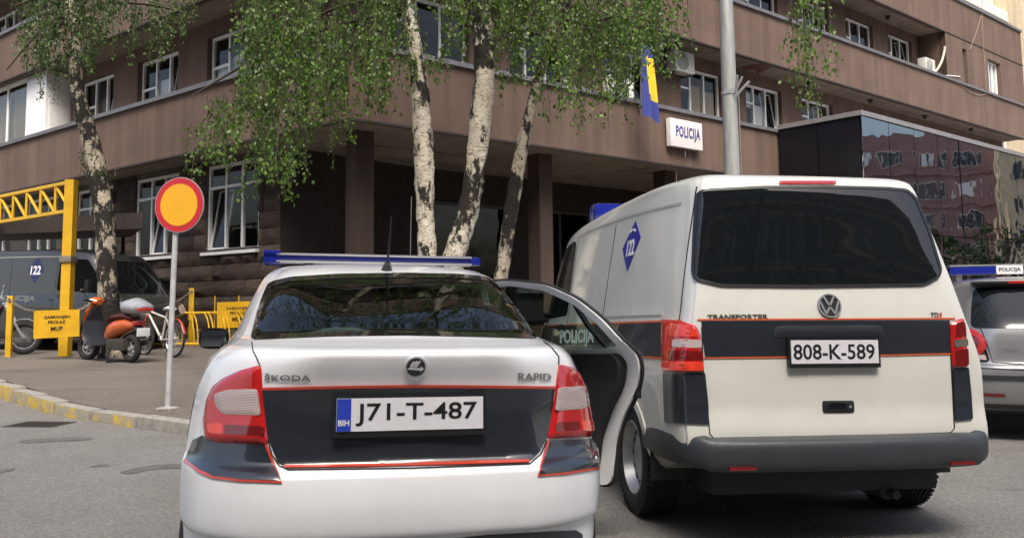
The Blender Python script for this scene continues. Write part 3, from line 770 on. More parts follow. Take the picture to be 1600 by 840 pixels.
# ================================================================== neighbours
m_cream = mat_stucco('cream_plaster', (.62, .52, .37))
nb = empty('cream_tower', FR(50, 6, 0), 0, 'tall cream building with glazed bands rising behind the brown block', 'building')
ninv = Matrix.Translation(-FR(50, 6, 0))
def npart(mb, name, mat, parent=nb): return link(name, mb.mesh(name, ninv, 30), mat, parent)
q = MB(); fbox(q, FR, 49.9, 53, 5.4, 7, 0, 30); npart(q, 'pilaster', m_cream)
q = MB(); fbox(q, FR, 36, 70, 7, 18, 0, 30); npart(q, 'wall', M('tower_wall', (.6, .57, .52), .8, var=.1, vscale=.5))
for k in range(5):
    q = MB(); fbox(q, FR, 36, 49.9, 6.2, 7, 3+5.1*k, 3.6+5.1*k); npart(q, 'ledge', M('tower_ledge', (.62, .6, .57), .7, var=.1, vscale=.5))
    for i in range(5):
        q = MB(); fbox(q, FR, 36.2+2.75*i, 38.8+2.75*i, 6.85, 6.95, 5.2+5.1*k, 7.8+5.1*k); npart(q, 'window', M('tower_glass', (.22, .3, .36), .08, var=.1, vscale=.3))
        q = MB(); fbox(q, FR, 38.8+2.75*i, 38.95+2.75*i, 6.8, 6.98, 5.2+5.1*k, 7.8+5.1*k); npart(q, 'mullion', m_white)
# pink office block across the street, seen mirrored in the annex
m_pink = mat_stucco('pink_plaster', (.33, .20, .195))
PX = 92
pk = empty('pink_office_block', (PX, 38, 0), 0, 'long pink office block across the street with rows of windows', 'building')
q = MB(); q.box((0, -24, 0), (16, 17.5, 20.2)); q.build('wall', m_pink, pk)
m_offwin = M('office_window', (.05, .06, .07), .15, var=.2, vscale=1); m_offfr = M('office_frame', (.62, .6, .56), .6, var=.1)
for fl_ in range(5):
    z = 17.2-3.6*fl_
    q = MB(); q.box((-.25, -24, z-1.9), (-.0, 17.4, z-1.65)); q.build('string_course', m_pink, pk)
    for k in range(15):
        y = -22+2.6*k
        q = MB(); q.box((-.12, y, z-.9), (-.02, y+1.7, z+.9)); wf = q.build('window', m_offfr, pk)
        for s in range(2):
            q = MB(); q.box((-.16, y+.1+.8*s, z-.8), (-.121, y+.8+.8*s, z+.8)); q.build('pane', m_blind_or_refl if rng.random() < .25 else m_offwin, wf)
q = MB(); q.box((-1, 17.6, 0), (16, 40, 26)); q2 = empty('cream_apartment_block', (PX, 38, 0), 0, 'cream apartment block next to the pink office block', 'building'); q.build('wall', m_cream, q2)
for fl_ in range(6):
    for k in range(7):
        q = MB(); q.box((-1.1, 19+2.9*k, 3+3.8*fl_), (-1.01, 20.5+2.9*k, 4.8+3.8*fl_)); q.build('window', m_offwin, q2)

# unseen apartment block, mirrored in the van, made tall to block the sky
ab = empty('sky_blocking_apartments', (8, -21, 0), 0, 'grey apartment block out of view across the street, made tall to block the sky', 'building')
q = MB(); q.box((-42, -12, 0), (34, 0, 34)); q.build('wall', mat_stucco('grey_plaster', (.20, .185, .17)), ab)
wme = MB().box((-1.1, 0, 0), (1.1, .06, 1.6)).mesh('window'); wme.materials.append(m_offfr); pme = MB().box((-.48, .06, .1), (.48, .08, 1.5)).mesh('pane'); pme.materials.append(m_offwin); sme = MB().box((-42, .0, -.35), (34, .35, 0)).mesh('floor_band'); sme.materials.append(m_cream)
for fl_ in range(9):
    ob = bpy.data.objects.new('floor_band', sme); COL.objects.link(ob); ob.parent = ab; ob.location = (0, .003, 3.6+3.1*fl_)
    for k in range(19):
        ob = bpy.data.objects.new('window', wme); COL.objects.link(ob); ob.parent = ab; ob.location = (-40+3.9*k, .003, 4.4+3.1*fl_)
        for sx in (-.54, .54):
            o2 = bpy.data.objects.new('pane', pme); COL.objects.link(o2); o2.parent = ob; o2.location = (sx, .001, 0)
# ================================================================== vehicle toolkit
def crom(P, k, closed):
    """Catmull-Rom resample of P (n,3) arrays along axis 0"""
    n = len(P); out = []
    rng_ = range(n) if closed else range(n-1)
    for i in rng_:
        if closed: p = [P[(i+j-1) % n] for j in range(4)]
        else: p = [P[max(0, min(n-1, i+j-1))] for j in range(4)]
        for j in range(k):
            t = j/k
            out.append(.5*(2*p[1]+(p[2]-p[0])*t+(2*p[0]-5*p[1]+4*p[2]-p[3])*t*t+(3*p[1]-p[0]-3*p[2]+p[3])*t**3))
    if not closed: out.append(P[-1])
    return np.array(out)
def loft_body(rows, kc=6, kr=5, side=None, cap_top=True):
    """rows of (z, y_rear, w_rear, crown, corner_r, w_mid, z_front, y_front, w_front); horizontal loops joined into a car shell"""
    G = []
    for (z, yr, w, cr, rc, wm, zf, yf, wf) in rows:
        rcf = rc*1.6; crf = .16*min(1, wf/.6)
        h = [(0, yr), (.52*(w-rc), yr+cr*(.52*(w-rc)/w)**2), (w-rc, yr+cr*((w-rc)/w)**2), (w-.3*rc, yr+cr+.3*rc), (w, yr+cr+rc)]
        ya, yb = yr+cr+rc, yf-crf-rcf
        Ls = max(.05, yb-ya); bul = wm-max(w, wf)
        for t in (min(.07/Ls, .05), min(.24/Ls, .12), .2, .42, .62, .8, 1-min(.28/Ls, .12), 1-min(.08/Ls, .05)):
            h.append((w*(1-t)+wf*t+bul*(1-(2*t-1)**4), ya+Ls*t))
        h += [(wf, yb), (wf-.3*rcf, yf-crf-.3*rcf), (wf-rcf, yf-crf*((wf-rcf)/wf)**2), (.52*(wf-rcf), yf-crf*(.52*(wf-rcf)/wf)**2), (0, yf)]
        loop = []
        for (x, y) in h:
            t = max(0, min(1, (y-yr)/(yf-yr))); s = t*t*(3-2*t); loop.append((x, y, z*(1-s)+zf*s))
        loop += [(-x, y, zz) for (x, y, zz) in loop[-2:0:-1]]
        G.append(loop)
    G = np.array(G, float)                                # rows, cols, 3
    A = np.array([crom(r, kc, True) for r in G])          # rows, C, 3
    B = np.array([crom(A[:, j], kr, False) for j in range(A.shape[1])])   # C, R, 3
    C_, R_ = B.shape[0], B.shape[1]
    vs = [Vector(B[j, i]) for i in range(R_) for j in range(C_)]
    fs = [[i*C_+j, i*C_+(j+1) % C_, (i+1)*C_+(j+1) % C_, (i+1)*C_+j] for i in range(R_-1) for j in range(C_)]
    if cap_top:
        # roof cap as a strip bridging left and right of the last loop
        n = C_; top = (R_-1)*C_
        for j in range(1, n//2-1+0):
            a, b = top+j, top+j+1; c, d = top+(n-j-1) % n, top+(n-j) % n
            fs.append([a, b, c, d])
        fs.append([top, top+1, top+n-1]); fs.append([top+n//2-1, top+n//2, top+n//2+1]) if False else None
    # floor
    n = C_
    for j in range(1, n//2-1): fs.append([j, n-j, n-j-1, j+1])
    return vs, fs
class Car:
    """a vehicle root with a shell; decals are dropped on the shell along rays"""
    def __init__(s, name, loc, rz, label, cat, group=None, tilt=0):
        s.root = empty(name, loc, rz, label, cat, group); s.root.rotation_euler = (0, rad(tilt), rz); s.mtx = root_matrix(s.root); s.inv = s.mtx.inverted()
    def shell(s, vs, fs, mat, name='body'):
        s.vs, s.fs = vs, fs
        s.bvh = BVHTree.FromPolygons(vs, fs); s.mat = mat; s.cuts = []; s.name = name
        s.co = s.inv @ CAM; s.rot = s.inv.to_3x3()
    def ray_px(s, p): return s.co, (s.rot @ ray(p[0], p[1])).normalized()
    def cast(s, p, mode='px'):
        if mode == 'px': o, d = s.ray_px(p)
        elif mode == 'R': o, d = Vector((3, p[0], p[1])), Vector((-1, 0, 0))
        elif mode == 'L': o, d = Vector((-3, p[0], p[1])), Vector((1, 0, 0))
        elif mode == 'B': o, d = Vector((p[0], -3, p[1])), Vector((0, 1, 0))
        elif mode == 'F': o, d = Vector((p[0], 9, p[1])), Vector((0, -1, 0))
        h = s.bvh.ray_cast(o, d)
        if h[0] is None:
            L = (s.avg-o).length if getattr(s, 'avg', None) is not None else 4.0
            if mode != 'px': L = abs((o-Vector((0, 0, 0))).dot(d))*1.0
            q = s.bvh.find_nearest(o+d*L); return q[0], q[1]
        n = h[1] if h[1].dot(d) < 0 else -h[1]
        return h[0], n
    def cast0(s, p, mode):
        if mode == 'px': o, d = s.ray_px(p)
        elif mode == 'R': o, d = Vector((3, p[0], p[1])), Vector((-1, 0, 0))
        elif mode == 'L': o, d = Vector((-3, p[0], p[1])), Vector((1, 0, 0))
        elif mode == 'B': o, d = Vector((p[0], -3, p[1])), Vector((0, 1, 0))
        else: o, d = Vector((p[0], 9, p[1])), Vector((0, -1, 0))
        h = s.bvh.ray_cast(o, d)
        if h[0] is None or (mode in 'LR' and h[0].x*(1 if mode == 'R' else -1) < 0): return None
        n = h[1] if h[1].dot(d) < 0 else -h[1]
        return (h[0], n) if -n.dot(d) > .06 else None
    def local(s, px, py, mode='px'): return s.cast((px, py), mode)[0]
    def patch(s, name, outline, mat, mode='px', off=.003, step=None, holes=(), puff=0, puff_w=1, skirt=.012, parent=None, ang=40, label=None, rim=None):
        step = (step or (10 if mode == 'px' else .05))*.62; off += .0012
        V, T = cdt(outline, holes, step)
        cen = Vector((sum(p[0] for p in outline)/len(outline), sum(p[1] for p in outline)/len(outline)))
        ok = []
        for v in V:
            h = s.cast0(v, mode); t = .02
            while h is None and t < 1:
                h = s.cast0(Vector(v).lerp(cen, t), mode); t += .02
            ok.append(h or s.cast(v, mode))
        s.avg = sum((h[0] for h in ok), Vector())/len(ok)
        P = []; N = []
        for v, (p, n) in zip(V, ok):
            e = off
            if puff: e += puff*(min(1, edge_dist(v, outline)/puff_w)**.6)
            P.append(p+n*e); N.append(n)
        used = {}
        for t in T:
            for i in range(3):
                e = (t[i], t[(i+1) % 3]); used[e] = 1
        bnd = [(a, b) for (a, b) in used if (b, a) not in used]
        mb = MB(); k = len(P); mp = {}; ex = []
        for (a, b) in bnd:
            for q in (a, b):
                if q not in mp: mp[q] = k+len(ex); ex.append(P[q]-N[q]*skirt)
        mb.add(P+ex, T+[[b, a, mp[a], mp[b]] for a, b in bnd])
        o = mb.build(name, mat, parent or s.root, ang=ang)
        if label: o['label'] = label
        return o
    def stripe(s, name, line, width, mat, mode='px', off=.004, parent=None, n=None):
        """thin line dropped on the shell: a narrow polygon round the polyline"""
        L = [Vector(p) for p in line]; A = []; B = []
        for i, p in enumerate(L):
            d = (L[min(i+1, len(L)-1)]-L[max(i-1, 0)]).normalized(); q = Vector((-d.y, d.x))*width/2
            A.append(tuple(p+q)); B.append(tuple(p-q))
        return s.patch(name, A+B[::-1], mat, mode, off, step=(10 if mode == 'px' else .05), parent=parent, skirt=.004)
    def text(s, name, txt, quad, mat, mode='px', off=.004, bold=.02, thick=.0015, parent=None, spacing=1.0):
        f = quad_map(*[Vector((*p, 0)) for p in quad])
        def fn(u, v):
            q = f(u, v); p, n = s.cast((q.x, q.y), mode); return p+n*off
        c = f(.5, .5); n = s.cast((c.x, c.y), mode)[1]
        return text_obj(name, txt, fn, mat, parent or s.root, bold, nrm=n*thick, spacing=spacing)
    def cut(s, outline, mode='px', facing=True):
        """drop shell faces whose centre falls inside the outline as seen along the mode's rays"""
        keep = []
        for f in s.fs:
            c = sum((s.vs[i] for i in f), Vector())/len(f)
            n = (s.vs[f[1]]-s.vs[f[0]]).cross(s.vs[f[2]]-s.vs[f[0]])
            if n.length > 0: n.normalize()
            if mode == 'px':
                q = project(s.mtx @ c); vis = (c-s.co)
            elif mode in 'RL': q = (c.y, c.z); vis = Vector((-1 if mode == 'R' else 1, 0, 0)) if (c.x > 0) == (mode == 'R') else None
            else: q = (c.x, c.z); vis = Vector((0, 1 if mode == 'B' else -1, 0)) if (c.y < 2.4) == (mode == 'B') else None
            if vis is None: keep.append(f); continue
            if mode == 'px':
                h = s.bvh.ray_cast(s.co, vis.normalized())
                if h[0] is None or (h[0]-c).length > .12: keep.append(f); continue
            if pip(q, outline): continue
            keep.append(f)
        s.cuts.append(len(s.fs)-len(keep)); s.fs = keep
    def finish(s, mat=None):
        mb = MB(); mb.add(s.vs, s.fs); s.body = mb.build(s.name, mat or s.mat, s.root, ang=50)
        return s.body
def grow(poly, d):
    """scale outline about its centroid so that it shrinks/grows roughly by d"""
    c = sum((Vector(p) for p in poly), Vector((0, 0)))/len(poly); out = []
    for p in poly:
        v = Vector(p)-c; L = v.length; out.append(tuple(c+v*((L+d)/L)))
    return out
def inset(poly, d):
    """move every vertex inwards by d along its bisector (poly any winding)"""
    n = len(poly); A = sum(poly[i][0]*poly[(i+1) % n][1]-poly[(i+1) % n][0]*poly[i][1] for i in range(n)); sg = 1 if A > 0 else -1; out = []
    for i in range(n):
        p = Vector(poly[i]); a = (p-Vector(poly[i-1])); b = (Vector(poly[(i+1) % n])-p)
        if a.length < 1e-6 or b.length < 1e-6: out.append(tuple(p)); continue
        a.normalize(); b.normalize(); na = Vector((-a.y, a.x))*sg; nb_ = Vector((-b.y, b.x))*sg; m_ = na+nb_
        if m_.length < .2: out.append(tuple(p+na*d)); continue
        m_.normalize(); out.append(tuple(p+m_*d/max(.4, m_.dot(na))))
    return out
# paints and car materials
def paint(name, col, rough=.32, dirt=.06):
    mt = M(name, col, rough, 0, 1, var=dirt, vscale=2.5, crough=.04); return mt
m_carwhite = paint('white_car_paint', (.83, .835, .84), .45); m_vanwhite = paint('cream_white_van_paint', (.65, .65, .595))
m_navy = paint('dark_navy_film', (.016, .02, .027), .3); m_red = paint('red_film', (.55, .05, .025), .35, 0); m_orange = paint('orange_red_film', (.6, .10, .02), .35, 0)
m_lred = M('red_lens', (.46, .012, .012), .12, 0, 1, var=.12, vscale=18); m_ldark = M('dark_red_lens', (.16, .006, .006), .12, 0, 1, var=.1, vscale=20)
m_lbright = M('bright_red_lens', (.75, .05, .02), .12, 0, 1, var=.15, vscale=25)
def mat_ribbed(name, col, sc):
    mt = M(name, col, .15, .0, 1, var=0); n = mt.node_tree.nodes; l = mt.node_tree.links; b = n['Principled BSDF']; tc = n.new('ShaderNodeTexCoord')
    wv = n.new('ShaderNodeTexWave'); wv.bands_direction = 'X'; wv.inputs['Scale'].default_value = sc; wv.inputs['Distortion'].default_value = .3
    w2 = n.new('ShaderNodeTexWave'); w2.bands_direction = 'Z'; w2.inputs['Scale'].default_value = sc*.8
    l.new(tc.outputs['Object'], wv.inputs['Vector']); l.new(tc.outputs['Object'], w2.inputs['Vector'])
    ma = n.new('ShaderNodeMath'); ma.operation = 'ADD'; l.new(wv.outputs['Fac'], ma.inputs[0]); l.new(w2.outputs['Fac'], ma.inputs[1])
    r = n.new('ShaderNodeValToRGB'); e = r.color_ramp.elements; e[0].position = .5; e[1].position = 1.2 if False else 1.0; e[0].color = (*[x*.86 for x in col], 1); e[1].color = (*col, 1)
    mm = n.new('ShaderNodeMath'); mm.operation = 'MULTIPLY'; mm.inputs[1].default_value = .6; l.new(ma.outputs[0], mm.inputs[0])
    l.new(mm.outputs[0], r.inputs[0]); l.new(r.outputs[0], b.inputs['Base Color'])
    bp = n.new('ShaderNodeBump'); bp.inputs['Strength'].default_value = .5; bp.inputs['Distance'].default_value = .004; l.new(ma.outputs[0], bp.inputs['Height']); l.new(bp.outputs[0], b.inputs['Normal']); return mt
m_lclear = mat_ribbed('clear_ribbed_lens', (.56, .44, .42), 70)
m_chrome = M('chrome', (.50, .51, .52), .2, .55, var=.05, vscale=30); m_rubber = M('black_rubber', (.016, .016, .016), .7, var=.15, vscale=20)
m_plast = M('grey_bumper_plastic', (.032, .036, .042), .42, var=.22, vscale=5, bump=.12, bscale=120)
m_blackp = M('black_plastic', (.012, .012, .013), .4, var=.1); m_gloss = M('gloss_black', (.008, .008, .009), .08, 0, 1, var=0)
m_plate = M('plate_white', (.68, .68, .70), .4, var=.05, vscale=12); m_platek = M('plate_black', (.012, .012, .014), .4, var=0); m_plateb = M('plate_blue', (.02, .05, .42), .4, var=0)
m_gap = M('panel_gap', (.012, .012, .013), .8, var=0)
m_blueL = M('blue_light_lens', (.012, .022, .25), .1, 0, 1, var=.1, vscale=30); m_bluedeep = M('deep_blue', (.012, .016, .13), .3, var=.1, vscale=5)
m_alu = M('aluminium_trim', (.62, .62, .64), .3, .7, var=.05)
m_cglass = glass('car_glass', (.30, .36, .34), 1.52); m_privacy = M('privacy_glass', (.006, .008, .009), .03, 0, 0, var=0, spec=.6)
m_trim = M('dark_cabin_trim', (.022, .022, .024), .7, var=.15, vscale=8)
m_tyre = M('tyre_rubber', (.018, .018, .018), .85, var=.3, vscale=25, bump=.3, bscale=70)
m_steel = M('steel_rim', (.42, .43, .44), .4, .7, var=.15, vscale=10)
def wheel(parent, x, y, r, w, side, style='steel', z=None, spokes=5):
    """tyre, rim and hub; side = -1 left, 1 right (outer face)"""
    z = r if z is None else z; h = w/2
    q = MB(); prof = [(r*.63, -h*.85), (r*.72, -h*.98), (r*.86, -h), (r*.955, -h*.9), (r*.99, -h*.72)]
    k = 5
    for i in range(k):
        a = -h*.66+2*h*.66*i/k; b = a+2*h*.66/k
        prof += [(r, a+.002), (r, b-.012), (r*.975, b-.010), (r*.975, b)]
    prof += [(r*.99, h*.72), (r*.955, h*.9), (r*.86, h), (r*.72, h*.98), (r*.63, h*.85)]
    hub = MB(); hub.lathe([(0, h*.35), (.05, h*.38), (.065, h*.3), (.07, 0), (0.07, -h*.5)], 'x', (0, 0, 0), 16)
    if side < 0: hub.v = [(-a, b, c) for a, b, c in hub.v]
    ho = hub.build('wheel', m_steel, parent); ho.location = (x, y, z)
    q.lathe(prof, 'x', (0, 0, 0), 48)
    # tread blocks on the shoulders
    for i in range(60):
        a = 2*math.pi*i/60
        for sx in (-1, 1):
            mt_ = Matrix.Rotation(a, 4, 'X'); q.box((sx*h*.86-.012, -.009, r*.965), (sx*h*.86+.012, .009, r*1.0), mt_)
    q.build('tyre', m_tyre, ho)
    q = MB()
    if style == 'steel':
        q.lathe([(r*.66, h*.88), (r*.63, h*.92), (r*.6, h*.7), (r*.56, h*.35), (r*.48, h*.3), (r*.4, h*.42), (r*.3, h*.5), (r*.2, h*.45), (.06, h*.40), (0, h*.40)], 'x', (0, 0, 0), 40)
        ro = q
        if side < 0: ro.v = [(-a, b, c) for a, b, c in ro.v]
        rim = ro.build('rim', m_steel, ho)
        hm = MB(); hm.lathe([(0, .004*side), (.020, .004*side), (.022, 0)], 'x', (0, 0, 0), 10); hme = hm.mesh('vent_hole_shade'); hme.materials.append(m_blackp)  # black discs laid on the rim paint the shade of open holes
        for i in range(14):
            a = 2*math.pi*i/14; ob = bpy.data.objects.new('vent_hole_shade', hme); COL.objects.link(ob); ob.parent = rim; ob.location = (side*h*.335, r*.5*math.cos(a), r*.5*math.sin(a))
    else:
        q.lathe([(r*.66, h*.88), (r*.63, h*.92), (r*.6, h*.6), (r*.58, -h*.2), (.08, -h*.25), (0, -h*.25)], 'x', (0, 0, 0), 40)
        for i in range(spokes):
            a = 2*math.pi*i/spokes; mt_ = Matrix.Rotation(a, 4, 'X')
            q.prism([(-.035, .03), (.035, .03), (.05, r*.62), (-.05, r*.62)], h*.45, h*.62, mt_ @ Matrix(((0, 0, 1, 0), (1, 0, 0, 0), (0, 1, 0, 0), (0, 0, 0, 1))))
        q.lathe([(0, h*.66), (.055, h*.64), (.07, h*.5)], 'x', (0, 0, 0), 16)
        if side < 0: q.v = [(-a, b, c) for a, b, c in q.v]
        q.build('rim', m_steel, ho)
    return ho
def arch(car, y, z, r, mode, mat, width=.05, a0=-12, a1=192):
    """wheel-arch lip: a band on the shell round the wheel opening"""
    A = []; B = []
    for i in range(33):
        a = rad(a0+(a1-a0)*i/32); A.append((y+(r-.02)*math.cos(a), z+(r-.02)*math.sin(a))); B.append((y+(r+width)*math.cos(a), z+(r+width)*math.sin(a)))
    return car.patch('wheel_arch', A+B[::-1], mat, mode, .006, step=.04, skirt=.05)
def arch_poly(y, z, r): return [(y+r*math.cos(rad(a)), z+r*math.sin(rad(a))) for a in range(-15, 196, 10)]
def liner(parent, sx, x, y, z, r, d):
    q = MB(); vs = []; fs = []; n = 18
    for i in range(n+1):
        a = rad(-8+196*i/n)
        for (rr, dx) in ((r, 0), (r, d), (.1, d)): vs.append((sx*(x-dx), y+rr*math.cos(a), z+rr*math.sin(a)))
    for i in range(n):
        for j in range(2): fs.append([i*3+j, i*3+j+1, i*3+j+4, i*3+j+3])
    q.add(vs, fs); return q.build('wheel_liner', m_trim, parent)
def plate_part(parent, fn, nrm, txt, name='licence_plate', eu=True, w=.52, h=.113):
    """fn(x,z) local plate coordinates (metres from centre) -> Vector; nrm outward"""
    nrm = Vector(nrm)
    def slab(x0, x1, z0, z1, d0, d1):
        q = MB(); P = [fn(x0, z0), fn(x1, z0), fn(x1, z1), fn(x0, z1)]
        q.add([p+nrm*d0 for p in P]+[p+nrm*d1 for p in P], [[0, 1, 2, 3], [4, 5, 6, 7], [0, 1, 5, 4], [1, 2, 6, 5], [2, 3, 7, 6], [3, 0, 4, 7]]); return q
    q = slab(-w/2-.012, w/2+.012, -h/2-.022, h/2+.010, -.02, .008); po = q.build(name, m_blackp, parent, ang=None)
    slab(-w/2, w/2, -h/2, h/2, .0082, .0115).build('plate_face', m_plate, po, ang=None)
    x0 = -w/2+.012
    if eu:
        slab(-w/2+.001, -w/2+.05, -h/2+.001, h/2-.001, .0118, .0135).build('blue_strip', m_plateb, po, ang=None); x0 = -w/2+.066
        text_obj('country_code', 'BIH', lambda u, v: fn(-w/2+.006+.038*u, -h/2+.02+.02*v)+nrm*.0138, m_plate, po, .03, nrm=nrm*.001)
    text_obj('plate_number', txt, lambda u, v: fn(x0+(w/2-.022-x0)*u, -.039+.078*v)+nrm*.0118, m_platek, po, .012, nrm=nrm*.0012)
    return po
m_wmg = mat_mirror('wing_mirror_glass', 3.0, .02, 0)
# ================================================================== white police sedan
SK = Car('police_sedan', (-.362, 3.022, .08), rad(13.3), 'white police sedan with dark navy boot panel and an open rear door', 'car', tilt=1.2)
#        z    yr   w    cr   rc   wm   zf   yf   wf
rows = [(.20, .40, .62, .05, .16, .74, .20, 4.30, .62),
        (.26, .16, .71, .07, .20, .82, .24, 4.42, .72),
        (.34, .05, .775, .09, .26, .845, .32, 4.47, .78),
        (.455, .038, .795, .095, .29, .850, .41, 4.48, .80),
        (.49, .010, .803, .095, .29, .852, .44, 4.48, .80),
        (.58, .00, .808, .095, .30, .853, .50, 4.48, .80),
        (.668, .008, .808, .095, .30, .853, .58, 4.46, .80),
        (.690, .02, .807, .095, .30, .853, .60, 4.45, .80),
        (.706, .062, .805, .095, .30, .853, .62, 4.44, .80),
        (.735, .085, .802, .10, .30, .853, .66, 4.42, .80),
        (.88, .10, .788, .115, .31, .850, .72, 4.38, .79),
        (.98, .085, .762, .13, .31, .838, .78, 4.28, .77),
        (1.06, .055, .722, .145, .31, .82, .84, 4.10, .74),
        (1.096, .05, .690, .155, .31, .795, .88, 3.92, .72),
        (1.112, .085, .667, .15, .30, .775, .92, 3.72, .70),
        (1.124, .20, .645, .14, .27, .755, .96, 3.55, .68),
        (1.150, .40, .622, .11, .23, .738, .99, 3.36, .66),
        (1.215, .56, .603, .09, .20, .712, 1.07, 3.20, .64),
        (1.31, .82, .572, .075, .17, .672, 1.21, 2.98, .60),
        (1.395, 1.09, .540, .065, .15, .628, 1.36, 2.72, .56),
        (1.435, 1.25, .512, .06, .16, .590, 1.425, 2.56, .53),
        (1.468, 1.46, .45, .05, .17, .515, 1.462, 2.40, .46),
        (1.483, 1.64, .33, .04, .14, .37, 1.480, 2.28, .33),
        (1.488, 1.80, .15, .02, .07, .16, 1.488, 2.15, .15)]
SK.shell(*loft_body(rows, 7, 6), m_carwhite)
def c5(p): return [(270+x/2.353, 370+y/2.353) for x, y in p]
def c6(p): return [(270+x/2.353, 540+y/2.353) for x, y in p]
# rear window: opening, frit border and pane
glass_o = rounded(c5([(284, 380), (318, 250), (350, 168), (430, 148), (600, 137), (850, 133), (1050, 137), (1180, 148), (1226, 166), (1300, 270), (1368, 376), (1100, 368), (850, 363), (600, 366), (400, 374)]), 8, 2)
gin = inset(glass_o, 7)
SK.cut(inset(glass_o, 4))
rw_ = SK.patch('rear_window', glass_o, m_gloss, off=.002, step=12, holes=[gin], skirt=.01)
SK.patch('pane', gin, m_cglass, off=.001, step=14, skirt=0.0, parent=rw_)
# tail lamps
tl = rounded(c5([(326, 470), (250, 490), (190, 518), (150, 548), (125, 600), (114, 680), (122, 745), (165, 756), (352, 762), (345, 690), (333, 600)]), 6, 3)
tr = rounded(c5([(1417, 467), (1470, 480), (1516, 520), (1543, 590), (1553, 690), (1550, 728), (1520, 736), (1374, 742), (1385, 680), (1402, 590)]), 6, 3)
for outl, clear, amb, dk in ((tl, [(168, 580), (215, 563), (322, 557), (334, 655), (200, 653), (176, 625)], [(140, 690), (195, 683), (200, 725), (150, 722)], [(205, 690), (345, 696), (347, 728), (205, 728)]),
                        (tr, [(1404, 553), (1500, 549), (1520, 572), (1516, 618), (1490, 634), (1393, 640)], [(1485, 680), (1540, 672), (1540, 715), (1490, 715)], [(1398, 682), (1478, 680), (1480, 712), (1392, 716)])):
    t = SK.patch('tail_lamp', outl, m_lred, off=.004, puff=.016, puff_w=9, step=8, skirt=.03)
    SK.patch('reversing_lens', rounded(c5(clear), 5), m_lclear, off=.021, step=9, parent=t, skirt=.006, puff=.003, puff_w=6)
    SK.patch('indicator_lens', rounded(c5(amb), 4), m_lbright, off=.021, step=9, parent=t, skirt=.006)
    SK.patch('fog_lens', rounded(c5(dk), 4), m_ldark, off=.021, step=9, parent=t, skirt=.006)
# boot lid film and stripes
SK.patch('boot_film', c6([(331, 163), (600, 155), (890, 151), (1402, 156), (1392, 240), (1375, 335), (1348, 388), (1312, 424), (860, 440), (415, 447), (385, 425), (352, 340), (340, 240)]), m_navy, off=.0025, step=12, skirt=.003)
SK.stripe('red_stripe', c6([(330, 158), (600, 151), (890, 147), (1150, 149), (1404, 153)]), 4.2, m_red)
SK.stripe('red_stripe', c6([(410, 446), (700, 442), (1000, 435), (1310, 426)]), 4.6, m_red, off=.006)
fl_ = SK.patch('bumper_film', c6([(76, 345), (112, 328), (135, 352), (345, 362), (370, 430), (398, 498), (250, 492), (150, 480), (90, 455), (46, 420)]), m_navy, off=.0025, step=10, skirt=.003)
SK.stripe('red_stripe', c6([(344, 362), (370, 430), (400, 500), (250, 494), (150, 482), (92, 458), (44, 420)]), 3.6, m_red, parent=fl_)
fr_ = SK.patch('bumper_film', c6([(1382, 346), (1550, 340), (1562, 400), (1562, 452), (1440, 468), (1345, 476), (1362, 410)]), m_navy, off=.0025, step=10, skirt=.003)
SK.stripe('red_stripe', c6([(1380, 345), (1362, 410), (1343, 476), (1440, 468), (1564, 448)]), 3.6, m_red, parent=fr_)
# panel gaps of the boot lid
SK.stripe('panel_gap', c5([(290, 384), (296, 420), (312, 450), (322, 475)]), 1.6, m_gap, off=.0015)
SK.stripe('panel_gap', c5([(1362, 382), (1395, 410), (1418, 440), (1418, 470)]), 1.6, m_gap, off=.0015)
SK.stripe('panel_gap', c6([(350, 345), (365, 400), (392, 440), (425, 456), (880, 450), (1312, 434), (1352, 398), (1376, 345)]), 2.0, m_gap, off=.0012)
# diffuser
SK.patch('diffuser', c6([(1040, 706), (1150, 694), (1480, 676), (1503, 690), (1510, 760), (1500, 830), (300, 830), (300, 720)]), m_plast, off=.003, step=16, skirt=.01)
# letters and emblem on the lid
m_letter = M('letter_chrome', (.30, .29, .27), .25, .6, var=.1)
SK.text('model_lettering', 'ŠKODA', c6([(340, 128), (508, 130), (508, 100), (340, 100)]), m_letter, bold=.015)
SK.text('model_lettering', 'RAPID', c6([(1268, 125), (1388, 127), (1388, 101), (1268, 98)]), m_letter, bold=.015)
ec, en = SK.cast(c6([(893, 76)])[0]); ey = Vector((0, 0, 1)); ex = ey.cross(-en).normalized()*-1; ex = en.cross(ey).normalized()*-1; ey = en.cross(ex).normalized(); ey = ey if ey.z > 0 else -ey
ex = ex if ex.x > 0 else -ex
def emb(mb, pts, d0, d1): 
    n = len(pts); P = [ec+ex*x+ey*y for x, y in pts]
    mb.add([p+en*d0 for p in P]+[p+en*d1 for p in P], [list(range(n))[::-1], list(range(n, 2*n))]+[[i, (i+1) % n, n+(i+1) % n, n+i] for i in range(n)])
circ = lambda r, n=32, cx=0, cy=0: [(cx+r*math.cos(2*math.pi*i/n), cy+r*math.sin(2*math.pi*i/n)) for i in range(n)]
q = MB(); emb(q, circ(.0405), -.01, .006); eo = q.build('emblem', M('bright_chrome', (.75, .75, .76), .25, .3, var=0), SK.root)
q = MB(); emb(q, circ(.034), .0062, .008); q.build('emblem_ground', m_gloss, eo)
q = MB()
emb(q, [(-.030, -.006), (-.018, -.008), (-.006, -.008), (.004, -.010), (.016, -.010), (.016, -.016), (.029, -.005), (.016, .004), (.016, -.003), (.004, -.002), (-.006, -.001), (-.020, .000)], .0082, .0105)
for k in range(3): emb(q, [(-.022+.008*k, .002), (-.014+.009*k, .002), (-.004+.010*k, .020+.002*k), (-.010+.010*k, .024+.001*k), (-.018+.009*k, .016)], .0082, .0105)
